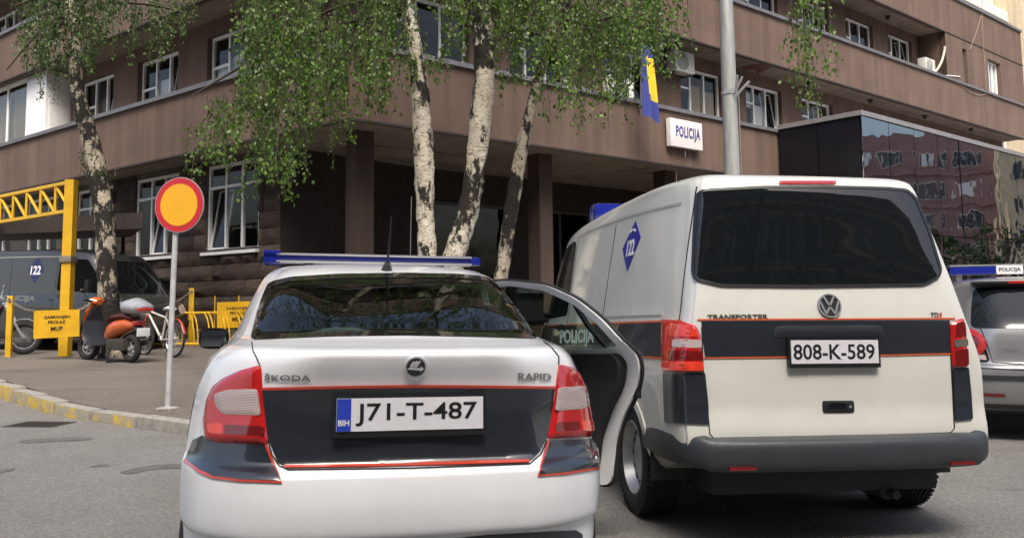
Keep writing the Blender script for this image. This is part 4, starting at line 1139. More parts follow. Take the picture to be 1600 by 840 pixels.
q.build('winged_arrow', M('bright_chrome', (.75, .75, .76), .25, .3, var=0), eo)
# plate
pc_, pn_ = SK.cast(c6([(873, 246)])[0]); pn_ = Vector((0, -1, .05)).normalized()
plate_part(SK.root, lambda x, z: pc_+Vector((x, 0, 0))+Vector((0, .05, 1)).normalized()*z+Vector((0, -.018, 0)), pn_, 'J71-T-487')
# cabin: parcel shelf, seats, head rests
q = MB(); q.bbox((-.56, .50, 1.055), (.56, 1.02, 1.075), .008); q.build('parcel_shelf', m_trim, SK.root)
q = MB(); q.bbox((-.66, 1.06, .35), (.66, 1.25, 1.07), .06); rs = q.build('rear_seat', m_trim, SK.root)
for x in (-.42, 0, .42): q = MB(); q.bbox((x-.13, 1.10, 1.08), (x+.13, 1.22, 1.27), .05); q.build('head_rest', m_trim, rs)
for x in (-.37, .37):
    q = MB(); q.bbox((x-.25, 2.05, .35), (x+.25, 2.2, 1.08), .06); fs_ = q.build('front_seat', m_trim, SK.root)
    q = MB(); q.bbox((x-.13, 2.08, 1.12), (x+.13, 2.18, 1.32), .05); q.build('head_rest', m_trim, fs_)
q = MB(); q.box((-.7, .5, .30), (.7, 3.3, .34)); q.build('floor_pan', m_trim, SK.root)
q = MB(); q.bbox((-.66, 3.0, .6), (.66, 3.35, .98), .06); q.build('dashboard', m_trim, SK.root)
# side glass (both sides), openings through the shell
def side_win(car, polys, mg):
    for mode in 'LR':
        for p in polys:
            p = rounded(p, .04, 3); car.cut(inset(p, .012), mode)
            fo = car.patch('side_window', p, m_blackp, mode, .002, .06, holes=[inset(p, .03)], skirt=.008)
            car.patch('pane', inset(p, .03), mg, mode, .001, .07, parent=fo, skirt=0)
swin = [[(2.22, .98), (3.02, .95), (2.62, 1.36), (2.22, 1.38)], [(1.12, 1.045), (2.14, .99), (2.14, 1.38), (1.55, 1.355), (1.22, 1.22)]]
for mode in 'L':
    for p in swin:
        p = rounded(p, .04, 3); SK.cut(inset(p, .012), mode)
        fo = SK.patch('side_window', p, m_blackp, mode, .002, .06, holes=[inset(p, .03)], skirt=.008); SK.patch('pane', inset(p, .03), m_cglass, mode, .001, .07, parent=fo, skirt=0)
p = rounded(swin[0], .04, 3); SK.cut(inset(p, .012), 'R'); fo = SK.patch('side_window', p, m_blackp, 'R', .002, .06, holes=[inset(p, .03)], skirt=.008); SK.patch('pane', inset(p, .03), m_cglass, 'R', .001, .07, parent=fo, skirt=0)
wsc = rounded([(-.6, 1.03), (.6, 1.03), (.5, 1.40), (-.5, 1.40)], .05); SK.cut(inset(wsc, .02), 'F'); fo = SK.patch('windscreen', wsc, m_gloss, 'F', .002, .08, holes=[inset(wsc, .04)]); SK.patch('pane', inset(wsc, .04), m_cglass, 'F', .001, .09, parent=fo, skirt=0)
# open right rear door: outline in (y,z) on the shell
door_o = [(2.17, .33), (2.17, 1.02), (2.17, 1.405), (1.85, 1.412), (1.55, 1.385), (1.33, 1.31), (1.17, 1.20), (1.07, 1.09), (1.05, .98), (1.10, .84), (1.20, .70), (1.26, .55), (1.28, .33)]
door_s = rounded(door_o, .06, 3)
win_o = rounded([(2.13, 1.02), (2.13, 1.372), (1.84, 1.380), (1.57, 1.352), (1.365, 1.280), (1.215, 1.180), (1.13, 1.070), (1.30, 1.045), (1.70, 1.025)], .03, 3)
V, T = cdt(door_s, [win_o], .06)
ok = [SK.cast(v, 'R') for v in V]
outer = [p.copy() for p, n in ok]
hinge = SK.cast((2.17, .8), 'R')[0]; hinge = Vector((hinge.x, 2.17, 0))
DR = Matrix.Translation(hinge) @ Matrix.Rotation(rad(-26.5), 4, 'Z').inverted() @ Matrix.Translation(-hinge)
def outer_at(y, z): return SK.cast((y, z), 'R')[0]
def door_part(mb, name, mat, parent, ang=40):
    mb.v = [tuple(DR @ Vector(p)) for p in mb.v]; return mb.build(name, mat, parent, ang=ang)
def shell_panel(V, T, d0, d1):
    """slab following the car's side: outer surface at depth d0, inner at depth d1"""
    q = MB(); A = []; B = []
    for v in V:
        p = outer_at(*v); A.append(p-Vector((d0, 0, 0))); B.append(p-Vector((d1, 0, 0)))
    us = {}
    for t in T:
        for i in range(3): us[(t[i], t[(i+1) % 3])] = 1
    bn = [(a, b) for (a, b) in us if (b, a) not in us]; n = len(V)
    q.add(A+B, T+[[i+n for i in t][::-1] for t in T]+[[b, a, a+n, b+n] for a, b in bn]); return q
door = door_part(shell_panel(V, T, -.001, .045), 'open_door', m_carwhite, SK.root); door['label'] = 'open rear door with dark inner trim and curved window frame'
V2, T2 = cdt(win_o, (), .08); door_part(shell_panel(V2, T2, .018, .022), 'door_window', glass('door_glass', (.75, .82, .78), 1.5), door)
dv = [(1.235, 1.055), (1.262, 1.055), (1.385, 1.275), (1.358, 1.265)]; V2, T2 = cdt(dv, (), .1); door_part(shell_panel(V2, T2, .006, .034), 'quarter_bar', m_blackp, door)
tr_o = rounded([(2.13, .37), (2.13, 1.0), (1.70, 1.005), (1.30, 1.02), (1.16, 1.03), (1.13, .98), (1.17, .86), (1.27, .72), (1.34, .56), (1.36, .37)], .05); V2, T2 = cdt(tr_o, (), .08); door_part(shell_panel(V2, T2, .05, .115), 'inner_trim', m_trim, door)
am = rounded([(2.05, .72), (2.05, .82), (1.45, .82), (1.40, .76)], .03); V2, T2 = cdt(am, (), .08); door_part(shell_panel(V2, T2, .10, .17), 'arm_rest', m_blackp, door)
sl_ = [(p[0], p[1]) for p in door_s]
so_ = inset(door_s, -.012); V2, T2 = cdt(so_, [inset(door_s, .012)], .08); door_part(shell_panel(V2, T2, .012, .03), 'door_seal', m_rubber, door)
q = MB(); p = outer_at(1.12, .84); q.bbox((p.x-.04, 1.095, .80), (p.x-.005, 1.125, .87), .006); door_part(q, 'latch', m_blackp, door)
q = MB(); p = outer_at(1.2, .93); q.bbox((p.x-.002, 1.13, .905), (p.x+.035, 1.33, .94), .012); door_part(q, 'door_handle', m_carwhite, door)
fd = rounded([(1.45, .62), (2.12, .62), (2.12, .90), (1.15, .90), (1.25, .72)], .03); V2, T2 = cdt(fd, (), .08); door_part(shell_panel(V2, T2, -.004, -.001), 'side_film', m_navy, door)
SK.cut(inset(door_s, .02), 'R')
pil = MB(); pil.box((.58, 2.16, .3), (.70, 2.28, 1.0)); pil.build('pillar', m_carwhite, SK.root)
for mode, sx in (('L', -1), ('R', 1)):
    wy, wz, wr = .88, .31, .355
    for wy in (.88, 3.52):
        SK.cut(arch_poly(wy, wz, wr+.01), mode); arch(SK, wy, wz, wr, mode, m_carwhite, .03)
        wheel(SK.root, sx*.735, wy, .31, .19, sx, 'alloy')
        liner(SK.root, sx, .82, wy, wz, .40, .24)
    if mode == 'L': SK.patch('side_film', rounded([(.55, .62), (4.0, .55), (4.0, .78), (.55, .90)], .02), m_navy, mode, .0025, .1, skirt=.003)
    # mirrors
    q = MB(); q.ball((0, 0, 0), (.098, .075, .07), 20, 14); q.v = [(sx*.985+(1 if a > 0 else -1)*abs(a/.098)**.6*.098, 3.075+max(b, -.012), 1.035+(1 if c > 0 else -1)*abs(c/.07)**.65*.07) for a, b, c in q.v]; mo = q.build('wing_mirror', m_gloss, SK.root)
    q = MB(); q.bbox((sx*.985-.082, 3.052, .982), (sx*.985+.082, 3.066, 1.088), .03); q.build('mirror_glass', m_wmg, mo)
    q = MB(); q.bbox((sx*.76, 3.05, .965), (sx*.92, 3.11, 1.0), .015); q.build('mirror_arm', m_blackp, mo)
    q = MB(); hp = SK.cast((3.95, .70), mode)[0]; SK.patch('head_lamp', rounded([(3.95, .60), (4.30, .56), (4.32, .70), (3.92, .78)], .05), m_lclear, mode, .004, .05)
SK.finish()
# roof light bar
q = MB(); q.bbox((-.555, 1.98, 1.512), (.555, 2.09, 1.546), .015); lb = q.build('light_bar', m_bluedeep, SK.root)
q = MB(); q.bbox((-.56, 1.972, 1.543), (.56, 2.098, 1.556), .006); q.build('top_trim', m_alu, lb)
q = MB(); q.bbox((-.56, 1.972, 1.500), (.56, 2.098, 1.515), .006); q.build('bottom_trim', m_alu, lb)
for sx in (-1, 1):
    q = MB(); q.bbox((sx*.552, 1.975, 1.503), (sx*.612, 2.095, 1.553), .015); q.build('end_lens', m_blueL, lb)
    q = MB(); q.bbox((sx*.36, 1.99, 1.44), (sx*.40, 2.08, 1.502), .008); q.build('bracket', m_blackp, lb)
q = MB(); q.tube([(.0, 1.28, 1.435), (.0, 1.24, 1.475)], [.03, .014], 12); q.tube([(0, 1.245, 1.47), (.008, 1.16, 1.70)], [.006, .003], 6); q.build('antenna', m_blackp, SK.root)
q = MB(); q.tube([(.22, 2.2, 1.46), (.22, 2.2, 1.93)], .003, 6); q.build('whip_antenna', m_metal_gray, SK.root)
# police cap on the parcel shelf
cpx, cn_ = SK.local(487, 522), 0
cap = empty('peaked_cap', SK.mtx @ Vector((-.235, .74, 1.076)), rad(12.5), 'pale police cap with a gold badge on the sedan parcel shelf', 'cap')
q = MB(); q.lathe([(0, .095), (.06, .093), (.125, .075), (.135, .06), (.10, .045), (.095, .0), (.0, 0)], 'z', (0, 0, 0), 28); q.v = [(a*1.1, b, c+b*-.1) for a, b, c in q.v]; q.build('crown', M('cap_cloth', (.42, .48, .44), .8, var=.15, vscale=12), cap)
q = MB(); q.ball((0, -.105, .045), (.022, .008, .024)); q.build('badge', M('gold', (.6, .45, .15), .3, .8, var=.1), cap)
q = MB(); q.prism([(-.09, -.08), (-.05, -.125), (0, -.14), (.05, -.125), (.09, -.08), (0, -.09)], .002, .010); q.build('visor', m_gloss, cap)
# ================================================================== cream-white police van
VN = Car('police_van', (1.733, 4.48, 0), rad(7.9), 'cream white police van with dark band parked beside the sedan', 'van', 'police vans', tilt=.8)
rows = [(.30, .85, .80, .03, .08, .88, .28, 4.60, .80),
        (.42, .50, .85, .03, .09, .942, .40, 4.80, .86),
        (.55, .13, .868, .03, .10, .95, .52, 4.88, .88),
        (.80, .125, .876, .03, .11, .952, .70, 4.88, .88),
        (1.00, .13, .868, .035, .12, .952, .84, 4.82, .87),
        (1.15, .14, .835, .04, .12, .945, .96, 4.72, .88),
        (1.27, .155, .803, .04, .12, .932, 1.06, 4.55, .88),
        (1.45, .20, .768, .045, .12, .905, 1.25, 4.35, .85),
        (1.65, .26, .728, .05, .12, .870, 1.50, 4.16, .81),
        (1.82, .31, .692, .055, .12, .835, 1.74, 3.96, .77),
        (1.93, .35, .676, .06, .12, .80, 1.88, 3.78, .73),
        (1.985, .40, .65, .06, .13, .75, 1.95, 3.46, .63),
        (2.016, .52, .575, .05, .15, .65, 2.0, 3.2, .54),
        (2.030, .78, .38, .03, .12, .42, 2.028, 2.8, .36),
        (2.036, 1.1, .1, .02, .05, .12, 2.036, 1.9, .1)]
rows = [(z+(.055*min(1, (z-1.27)/.6) if z > 1.27 else 0), yr, w_, cr, rc, wm, zf+(.055*min(1, (zf-1.27)/.6) if zf > 1.27 else 0), yf, wf) for (z, yr, w_, cr, rc, wm, zf, yf, wf) in rows]
rows = [(z, yr, w_, cr*.7, rc*(.62 if z > .9 else .75), wm, zf, yf, wf) for (z, yr, w_, cr, rc, wm, zf, yf, wf) in rows]
VN.shell(*loft_body(rows, 8, 7), m_vanwhite)
def c1(p): return [(780+x/1.951, 480+y/1.951) for x, y in p]
def c8(p): return [(1060+x/2.957, 260+y/2.957) for x, y in p]
def c7(p): return [(780+x/2.957, 270+y/2.957) for x, y in p]
m_cab = M('cab_glass', (.008, .009, .010), .12, var=0, spec=.1); m_cab.node_tree.nodes['Principled BSDF'].inputs['IOR'].default_value = 1.12
# rear window
go = rounded(c8([(90, 130), (122, 113), (400, 100), (700, 99), (960, 106), (1052, 114), (1092, 150), (1150, 290), (1208, 478), (1196, 513), (1132, 546), (600, 553), (200, 550), (80, 522), (70, 490), (78, 300)]), 6, 3)
rwv = VN.patch('rear_window', go, m_privacy, off=.006, step=10, skirt=.012)
seal = VN.patch('window_seal', inset(go, -2.2), m_blackp, off=.0095, step=8, holes=[inset(go, 1.6)], skirt=.012, parent=rwv)
# third brake light
VN.patch('brake_light', rounded(c8([(464, 70), (726, 70), (726, 84), (464, 84)]), 3), m_lred, off=.006, step=8, skirt=.02, puff=.006, puff_w=3)
# tail lamps with lens bands
for k, (outl, bands, low) in enumerate(((
      [(499, 37), (560, 42), (600, 58), (613, 86), (621, 196), (502, 196), (497, 100)],
      [([(540, 101), (612, 99), (614, 123), (540, 125)], m_lclear), ([(530, 50), (590, 60), (604, 90), (530, 92)], m_lbright), ([(530, 134), (616, 133), (618, 160), (530, 162)], m_ldark), ([(508, 166), (618, 165), (619, 192), (508, 192)], m_lbright)],
      [(503, 199), (626, 198), (636, 290), (638, 356), (508, 351)]),
     ([(1372, 54), (1385, 40), (1411, 33), (1419, 60), (1425, 181), (1379, 183), (1374, 120)],
      [([(1378, 100), (1418, 96), (1420, 118), (1380, 122)], M('smoked_lens', (.12, .11, .09), .15, 0, 1, var=.2, vscale=20)), ([(1384, 50), (1408, 44), (1414, 88), (1382, 92)], m_ldark), ([(1382, 130), (1420, 126), (1422, 176), (1384, 178)], m_ldark)],
      [(1380, 186), (1428, 182), (1436, 260), (1441, 340), (1388, 346)]))):
    t = VN.patch('tail_lamp', rounded(c1(outl), 4), m_lred, off=.010, step=5, puff=.014, puff_w=7, skirt=.035)
    for bd, mt in bands: VN.patch('lens', rounded(c1(bd), 3), mt, off=.026, step=5, parent=t, skirt=.006)
    VN.patch('corner_panel', rounded(c1(low), 3), m_navy, off=.009, step=5, skirt=.02)
# navy band round the back
VN.patch('rear_band', c1([(616, 42), (1000, 41), (1372, 40), (1376, 100), (1376, 141), (1000, 149), (627, 154), (620, 100)]), m_navy, off=.0025, step=14, skirt=.003)
VN.stripe('orange_stripe', c1([(604, 38), (1000, 36), (1388, 34)]), 2.4, m_orange)
VN.stripe('orange_stripe', c1([(624, 154), (880, 151)]), 2.2, m_orange); VN.stripe('orange_stripe', c1([(1152, 146), (1378, 141)]), 2.2, m_orange)
# tailgate gap, crease, handle, number-plate strip
VN.stripe('panel_gap', c1([(617, 60), (622, 190), (634, 300), (642, 385), (655, 399), (1000, 394), (1376, 381), (1387, 368), (1382, 260), (1376, 150), (1370, 60)]), 1.7, m_gap, off=.0015)
VN.patch('handle_recess', rounded(c1([(984, 284), (1080, 283), (1082, 320), (986, 321)]), 4, 4), m_blackp, off=.004, step=8, skirt=.01, puff=.006, puff_w=5)
hc = VN.patch('handle_grip', rounded(c1([(1000, 290), (1055, 289), (1056, 306), (1002, 307)]), 3, 3), m_gloss, off=.011, step=8, skirt=.006)
q_ = VN.patch('lock_barrel', [(c1([(1067, 302)])[0][0]+2.2*math.cos(a*.7), c1([(1067, 302)])[0][1]+2.2*math.sin(a*.7)) for a in range(9)], m_chrome, off=.012, step=8, skirt=.004)
VN.patch('plate_strip', rounded(c1([(834, 92), (838, 60), (860, 56), (1145, 54), (1166, 58), (1176, 90)]), 5, 4), M('strip_navy', (.012, .015, .021), .5, var=.1), off=.005, step=9, skirt=.02, puff=.004, puff_w=6)
cc, nn_ = VN.cast(c1([(1014, 134)])[0]); nn_ = Vector((0, -1, .03)).normalized()
plate_part(VN.root, lambda x, z: cc+Vector((x, 0, 0))+Vector((0, .03, 1)).normalized()*z*1.03+Vector((0, -.024, 0)), nn_, '808-K-589', eu=False, w=.49, h=.118)
VN.text('model_lettering', 'TRANSPORTER', c8([(133, 706), (413, 704), (413, 682), (133, 684)]), M('grey_chrome_letters', (.25, .23, .19), .25, .8, var=.1), bold=.025)
VN.text('model_lettering', 'TD', c8([(1162, 696), (1200, 697), (1200, 675), (1162, 675)]), M('grey_chrome_letters', (.25, .23, .19)), bold=.025)
VN.text('model_letter', 'I', c8([(1205, 697), (1214, 697), (1214, 675), (1205, 675)]), m_red, bold=.03)
# round emblem with stacked V and W
ec, en = VN.cast(c8([(696, 644)])[0]); ex = Vector((1, 0, 0)); ey = (Vector((0, 0, 1))-en*en.z).normalized()
q = MB(); ring = circ(.066); n = len(ring)
emb(q, circ(.066), -.01, .006); eo = q.build('emblem', M('emblem_dark', (.05, .052, .06), .3, .5, var=.1), VN.root)
q = MB()
def ring_emb(mb, r0, r1, d0, d1, n=36):
    A = circ(r0, n); B = circ(r1, n)
    for i in range(n):
        j = (i+1) % n; emb(mb, [A[i], A[j], B[j], B[i]], d0, d1)
ring_emb(q, .058, .066, .006, .011)
def barp(mb, a, b, w):
    a, b = Vector(a), Vector(b); d = (b-a).normalized(); s_ = Vector((-d.y, d.x))*w/2
    emb(mb, [tuple(a+s_), tuple(b+s_), tuple(b-s_), tuple(a-s_)], .0065, .0105)
bw = .0105
barp(q, (-.030, .052), (-.004, .004), bw); barp(q, (.030, .052), (.004, .004), bw)
barp(q, (-.053, .026), (-.026, -.046), bw); barp(q, (-.026, -.046), (.0, .002-.008), bw); barp(q, (.053, .026), (.026, -.046), bw); barp(q, (.026, -.046), (.0, -.006), bw)
q.build('emblem_letters', m_chrome, eo)
# bumper: swept section round the back
half = [(.91, .70), (.91, .5), (.90, .34), (.872, .19), (.80, .08), (.67, .03), (.4, .002), (0, -.008)]
path = [Vector((x, y)) for x, y in half]+[Vector((-x, y)) for x, y in half[-2::-1]]
path = chaik(path, 2)
sec = [(-.16, .465), (-.03, .47), (-.004, .485), (.008, .52), (.008, .585), (.0, .615), (-.012, .632), (-.05, .64), (-.20, .644)]
sec = [tuple(p) for p in chaik([Vector(p) for p in sec], 1)]
q = MB(); vs = []; K = len(sec)
for i, p in enumerate(path):
    d = (path[min(i+1, len(path)-1)]-path[max(i-1, 0)]).normalized(); nrm = Vector((-d.y, d.x)); nrm = nrm if nrm.dot(p-Vector((0, 1.5))) > 0 else -nrm
    for (a, z) in sec: vs.append((p.x+nrm.x*a, p.y+nrm.y*a, z+(.012 if abs(p.x) > .78 else 0)))
q.add(vs, [[i*K+j, i*K+j+1, (i+1)*K+j+1, (i+1)*K+j] for i in range(len(path)-1) for j in range(K-1)]+[list(range(K)), [len(vs)-1-i for i in range(K)]])
bmp = q.build('bumper', m_plast, VN.root, ang=60)
for sx in (-1, 1):
    q = MB(); q.bbox((sx*.60-.07, .000, .49), (sx*.60+.07, .03, .508), .006); ro_ = q.build('reflector', m_ldark, bmp)
q = MB(); q.bbox((-.66, .30, .30), (.66, 4.4, .46), .05); q.build('underbody', m_trim, VN.root)
q = MB(); q.tube([(.35, .5, .30), (.38, .26, .29)], .026, 12); q.tube([(.35, .3, .30), (.3, 1.2, .30)], .045, 10); q.build('exhaust_pipe', m_trim, VN.root)
q = MB(); q.tube([(-.78, .98, .38), (.78, .98, .38)], .05, 10); q.bbox((.1, .55, .34), (.5, .85, .44), .03); q.build('axle_beam', m_trim, VN.root)
# sides: wheel openings, windows, band, diamonds
for mode, sx in (('L', -1), ('R', 1)):
    for wy in (.99, 3.99):
        VN.cut(arch_poly(wy, .40, .39), mode); arch(VN, wy, .40, .38, mode, m_vanwhite, .03)
        wheel(VN.root, sx*.80, wy, .335, .215, sx, 'steel', z=.395)
        liner(VN.root, sx, .91, wy, .40, .43, .30)
    fo = VN.patch('door_window', rounded([(2.98, 1.22), (4.12, 1.16), (4.02, 1.36), (3.62, 1.82), (3.06, 1.86), (2.98, 1.82)], .06), m_cab, mode, .002, .08, skirt=.01)
    zt = lambda y: 1.232-.034*(y-.25)
    zb = lambda y: 1.03-.034*(y-.25)
    ysb = [.275+.25*i for i in range(17)]
    VN.patch('side_band', [(y, zt(y)) for y in ysb]+[(y, zb(y)) for y in ysb[::-1]], m_navy, mode, .0025, .12, skirt=.003)
    VN.stripe('orange_stripe', [(y, zt(y)) for y in ysb], .011, m_orange, mode); VN.stripe('orange_stripe', [(y, zb(y)) for y in ysb], .010, m_orange, mode)
    for gap in ([(2.93, .5), (2.93, 1.86)], [(2.0, .62), (1.78, 1.2), (1.74, 1.88)], [(.42, 1.98), (.36, 1.6), (.30, 1.2)]): VN.stripe('panel_gap', gap, .009, m_gap, mode, .0012)
    VN.stripe('gutter', [(.55, 1.90), (1.5, 1.915), (2.5, 1.905), (3.0, 1.89)], .014, M('gutter_grey', (.36, .35, .31), .6, var=0), mode, .003)
    VN.stripe('slide_rail', [(.55, 1.27), (1.7, 1.24)], .022, m_vanwhite, mode, .006)
    VN.patch('door_handle', rounded([(3.03, 1.10), (3.17, 1.10), (3.17, 1.14), (3.03, 1.14)], .01), m_blackp, mode, .02, .05, skirt=.02)
    q = MB(); q.bbox((sx*.98, 3.88, 1.16), (sx*1.14, 3.98, 1.42), .05); wm_ = q.build('wing_mirror', m_blackp, VN.root)
    q = MB(); q.bbox((sx*.86, 3.90, 1.16), (sx*1.0, 3.96, 1.22), .02); q.build('mirror_arm', m_blackp, wm_)
# diamond and lettering: left side from the photograph, right side by symmetry
dm = VN.patch('emergency_diamond', c7([(632, 222), (655, 296), (593, 455), (572, 352)]), M('diamond_blue', (.016, .018, .30), .4, 0, .5, var=.05), off=.003, step=8, skirt=.003, label='blue diamond with the emergency number')
VN.text('number', '122', c7([(589, 388), (626, 378), (631, 302), (600, 314)]), M('film_white', (.75, .75, .75), .4, var=0), off=.0065, bold=.03, thick=.001, parent=dm)
VN.stripe('handset', c7([(609, 277), (616, 266), (627, 262), (634, 270)]), 2.6, MATS['film_white'], off=.0065, parent=dm)
VN.text('lettering', 'POLICIJA', [(876, 543), (929, 541), (929, 515), (876, 515)], M('film_grey', (.50, .54, .52), .5, var=0), off=.006, bold=.03, thick=.001)
dc = VN.local(987, 385); yc, zc = dc.y+1.1, dc.z-.05
dm = VN.patch('emergency_diamond', [(yc, zc-.26), (yc+.21, zc), (yc, zc+.26), (yc-.21, zc)], MATS['diamond_blue'], 'R', .003, .06, skirt=.003)
VN.text('number', '122', [(yc-.13, zc-.1), (yc+.13, zc-.1), (yc+.13, zc+.08), (yc-.13, zc+.08)], MATS['film_white'], 'R', .0065, .03, .001, dm)
VN.text('lettering', 'POLICIJA', [(1.55, 1.015), (2.5, .985), (2.5, 1.125), (1.55, 1.155)], MATS['film_grey'], 'R', .006, .03, .001)
# nose
wsv = rounded([(-.72, 1.14), (.72, 1.14), (.62, 1.80), (-.62, 1.80)], .06); VN.patch('windscreen', wsv, m_privacy, 'F', .003, .1)
for sx in (-1, 1): VN.patch('head_lamp', rounded([(sx*.45, .72), (sx*.84, .74), (sx*.80, .93), (sx*.50, .88)], .05), m_lclear, 'F', .005, .06)
VN.patch('grille', rounded([(-.42, .72), (.42, .72), (.46, .86), (-.46, .86)], .03), m_blackp, 'F', .005, .08)
VN.patch('front_bumper', rounded([(-.84, .36), (.84, .36), (.86, .60), (-.86, .60)], .05), m_plast, 'F', .02, .08, skirt=.05, puff=.03, puff_w=.1)
VN.finish()
q = MB(); q.bbox((-.64, 3.0, 2.03), (.64, 3.26, 2.19), .05); lbv = q.build('roof_light', m_blueL, VN.root)
q = MB(); q.bbox((-.6, 3.03, 1.93), (-.5, 3.2, 2.04), .02); q.build('bracket', m_alu, lbv); q = MB(); q.bbox((.5, 3.03, 1.93), (.6, 3.2, 2.04), .02); q.build('bracket', m_alu, lbv)
# second van, parked in the dark under the carport on the left
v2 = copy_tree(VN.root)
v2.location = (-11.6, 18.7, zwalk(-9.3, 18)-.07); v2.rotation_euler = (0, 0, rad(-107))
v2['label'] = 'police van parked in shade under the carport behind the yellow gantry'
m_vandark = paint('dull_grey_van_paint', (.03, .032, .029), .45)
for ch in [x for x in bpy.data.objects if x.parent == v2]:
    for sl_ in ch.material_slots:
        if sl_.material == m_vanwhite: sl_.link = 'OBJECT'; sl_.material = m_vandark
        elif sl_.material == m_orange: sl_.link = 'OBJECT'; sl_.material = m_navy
        elif sl_.material == MATS['film_grey']: sl_.link = 'OBJECT'; sl_.material = M('darkened_film', (.14, .145, .14), .6, var=.2)  # stripes, lettering and diamond get darker colours on this van
        elif sl_.material == MATS['diamond_blue']: sl_.link = 'OBJECT'; sl_.material = M('darkened_blue', (.018, .022, .10), .6, var=.1)
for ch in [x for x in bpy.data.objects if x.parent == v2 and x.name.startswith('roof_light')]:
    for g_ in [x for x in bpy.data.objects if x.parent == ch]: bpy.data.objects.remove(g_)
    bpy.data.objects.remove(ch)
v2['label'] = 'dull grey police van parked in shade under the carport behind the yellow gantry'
# ================================================================== silver hatchback at the right edge
PO = Car('police_hatchback', (4.72, 7.55, .06), rad(-18), 'silver grey police hatchback with blue roof bar parked right of the van', 'car')
rows = [(.20, .38, .62, .05, .14, .74, .2, 3.70, .62),
        (.28, .10, .71, .07, .20, .81, .28, 3.85, .70),
        (.42, .02, .755, .085, .24, .825, .42, 3.90, .75),
        (.58, .00, .765, .09, .26, .825, .55, 3.90, .76),
        (.665, .015, .765, .09, .26, .825, .61, 3.88, .76),
        (.685, .06, .76, .095, .26, .825, .64, 3.87, .76),
        (.74, .08, .757, .10, .27, .825, .68, 3.85, .75),
        (.88, .095, .745, .11, .28, .82, .74, 3.78, .74),
        (.98, .12, .72, .115, .28, .81, .82, 3.60, .72),
        (1.05, .16, .69, .11, .27, .79, .90, 3.30, .70),
        (1.20, .31, .625, .09, .20, .72, 1.08, 2.95, .64),
        (1.34, .45, .575, .08, .17, .66, 1.28, 2.60, .58),
        (1.415, .54, .54, .07, .16, .61, 1.40, 2.35, .54),
        (1.455, .72, .45, .06, .15, .51, 1.452, 2.15, .45),
        (1.475, .95, .28, .03, .10, .30, 1.474, 1.85, .28),
        (1.48, 1.15, .1, .02, .04, .12, 1.48, 1.6, .1)]
m_silver = paint('silver_paint', (.33, .335, .345), .3); m_silver.node_tree.nodes['Principled BSDF'].inputs['Metallic'].default_value = .55
PO.shell(*loft_body(rows, 6, 5), m_silver)
gp = rounded([(-.60, 1.00), (.60, 1.00), (.555, 1.20), (.50, 1.375), (-.50, 1.375), (-.555, 1.20)], .05)
g_ = PO.patch('rear_window', gp, m_privacy, 'B', .002, .08)
for sx in (-1, 1):
    la = [(sx*.76, .70), (sx*.76, .99), (sx*.70, 1.00), (sx*.60, .97), (sx*.52, .88), (sx*.49, .70)]
    t = PO.patch('tail_lamp', rounded(la, .04), m_gloss, 'B', .003, .05, puff=.012, puff_w=.02, skirt=.03)
    for r0, r1, mt in ((.125, .075, m_lred), (.072, .03, m_ldark)):
        A = [(sx*.625+r0*math.cos(a*.2618), .865+r0*math.sin(a*.2618)) for a in range(24)]; B = [(sx*.625+r1*math.cos(a*.2618), .865+r1*math.sin(a*.2618)) for a in range(24)]
        PO.patch('lamp_ring', A, mt, 'B', .017, .04, holes=[B], parent=t, skirt=.008, puff=.006, puff_w=.02)
    PO.patch('lamp_core', [(sx*.625+.03*math.cos(a*.5236), .865+.03*math.sin(a*.5236)) for a in range(12)], m_lclear, 'B', .018, .03, parent=t)
    PO.patch('reversing_lens', rounded([(sx*.51, .715), (sx*.745, .715), (sx*.745, .755), (sx*.515, .76)], .01), m_lclear, 'B', .018, .05, parent=t)
    PO.patch('reflector', rounded([(sx*.40, .40), (sx*.60, .40), (sx*.60, .43), (sx*.40, .43)], .01), m_ldark, 'B', .004, .05)
for ln in ([(-.53, 1.0), (-.50, .86), (-.47, .70), (0, .675), (.47, .70), (.50, .86), (.53, 1.0)], [(-.76, .655), (0, .635), (.76, .655)]): PO.stripe('panel_gap', ln, .008, m_gap, 'B', .0015)
PO.patch('bumper_strip', rounded([(-.76, .545), (.76, .545), (.76, .59), (-.76, .59)], .012), m_plast, 'B', .006, .08, skirt=.02, puff=.008, puff_w=.02)
PO.patch('diffuser', rounded([(-.66, .20), (.66, .20), (.70, .335), (-.70, .335)], .03), m_plast, 'B', .004, .08)
PO.text('model_lettering', 'Polo', [(-.40, .80), (-.26, .80), (-.26, .84), (-.40, .84)], m_chrome, 'B', .003, .01, .002)
q = MB(); q.bbox((-.52, .44, 1.40), (.52, .64, 1.43), .012); sp = q.build('roof_spoiler', m_blackp, PO.root)
q = MB(); q.bbox((-.24, .432, 1.405), (.24, .45, 1.43), .006); q.build('brake_light', m_lred, sp)
for mode, sx in (('L', -1), ('R', 1)):
    for wy in (.78, 3.2): 
        PO.cut(arch_poly(wy, .29, .34), mode); arch(PO, wy, .29, .335, mode, m_silver, .03); wheel(PO.root, sx*.715, wy, .29, .175, sx, 'alloy', spokes=7)
    for p in ([(1.0, 1.02), (1.95, .96), (1.95, 1.36), (1.15, 1.35)], [(2.03, .955), (2.85, .93), (2.45, 1.33), (2.03, 1.36)]): PO.patch('side_window', rounded(p, .04), m_privacy, mode, .002, .08)
    q = MB(); q.ball((sx*.93, 2.75, 1.0), (.09, .06, .07), 16, 10); q.build('wing_mirror', m_blackp, PO.root)
PO.finish()
q = MB(); q.bbox((-.56, 1.46, 1.515), (-.13, 1.66, 1.60), .02); b1 = q.build('light_bar', m_blueL, PO.root)
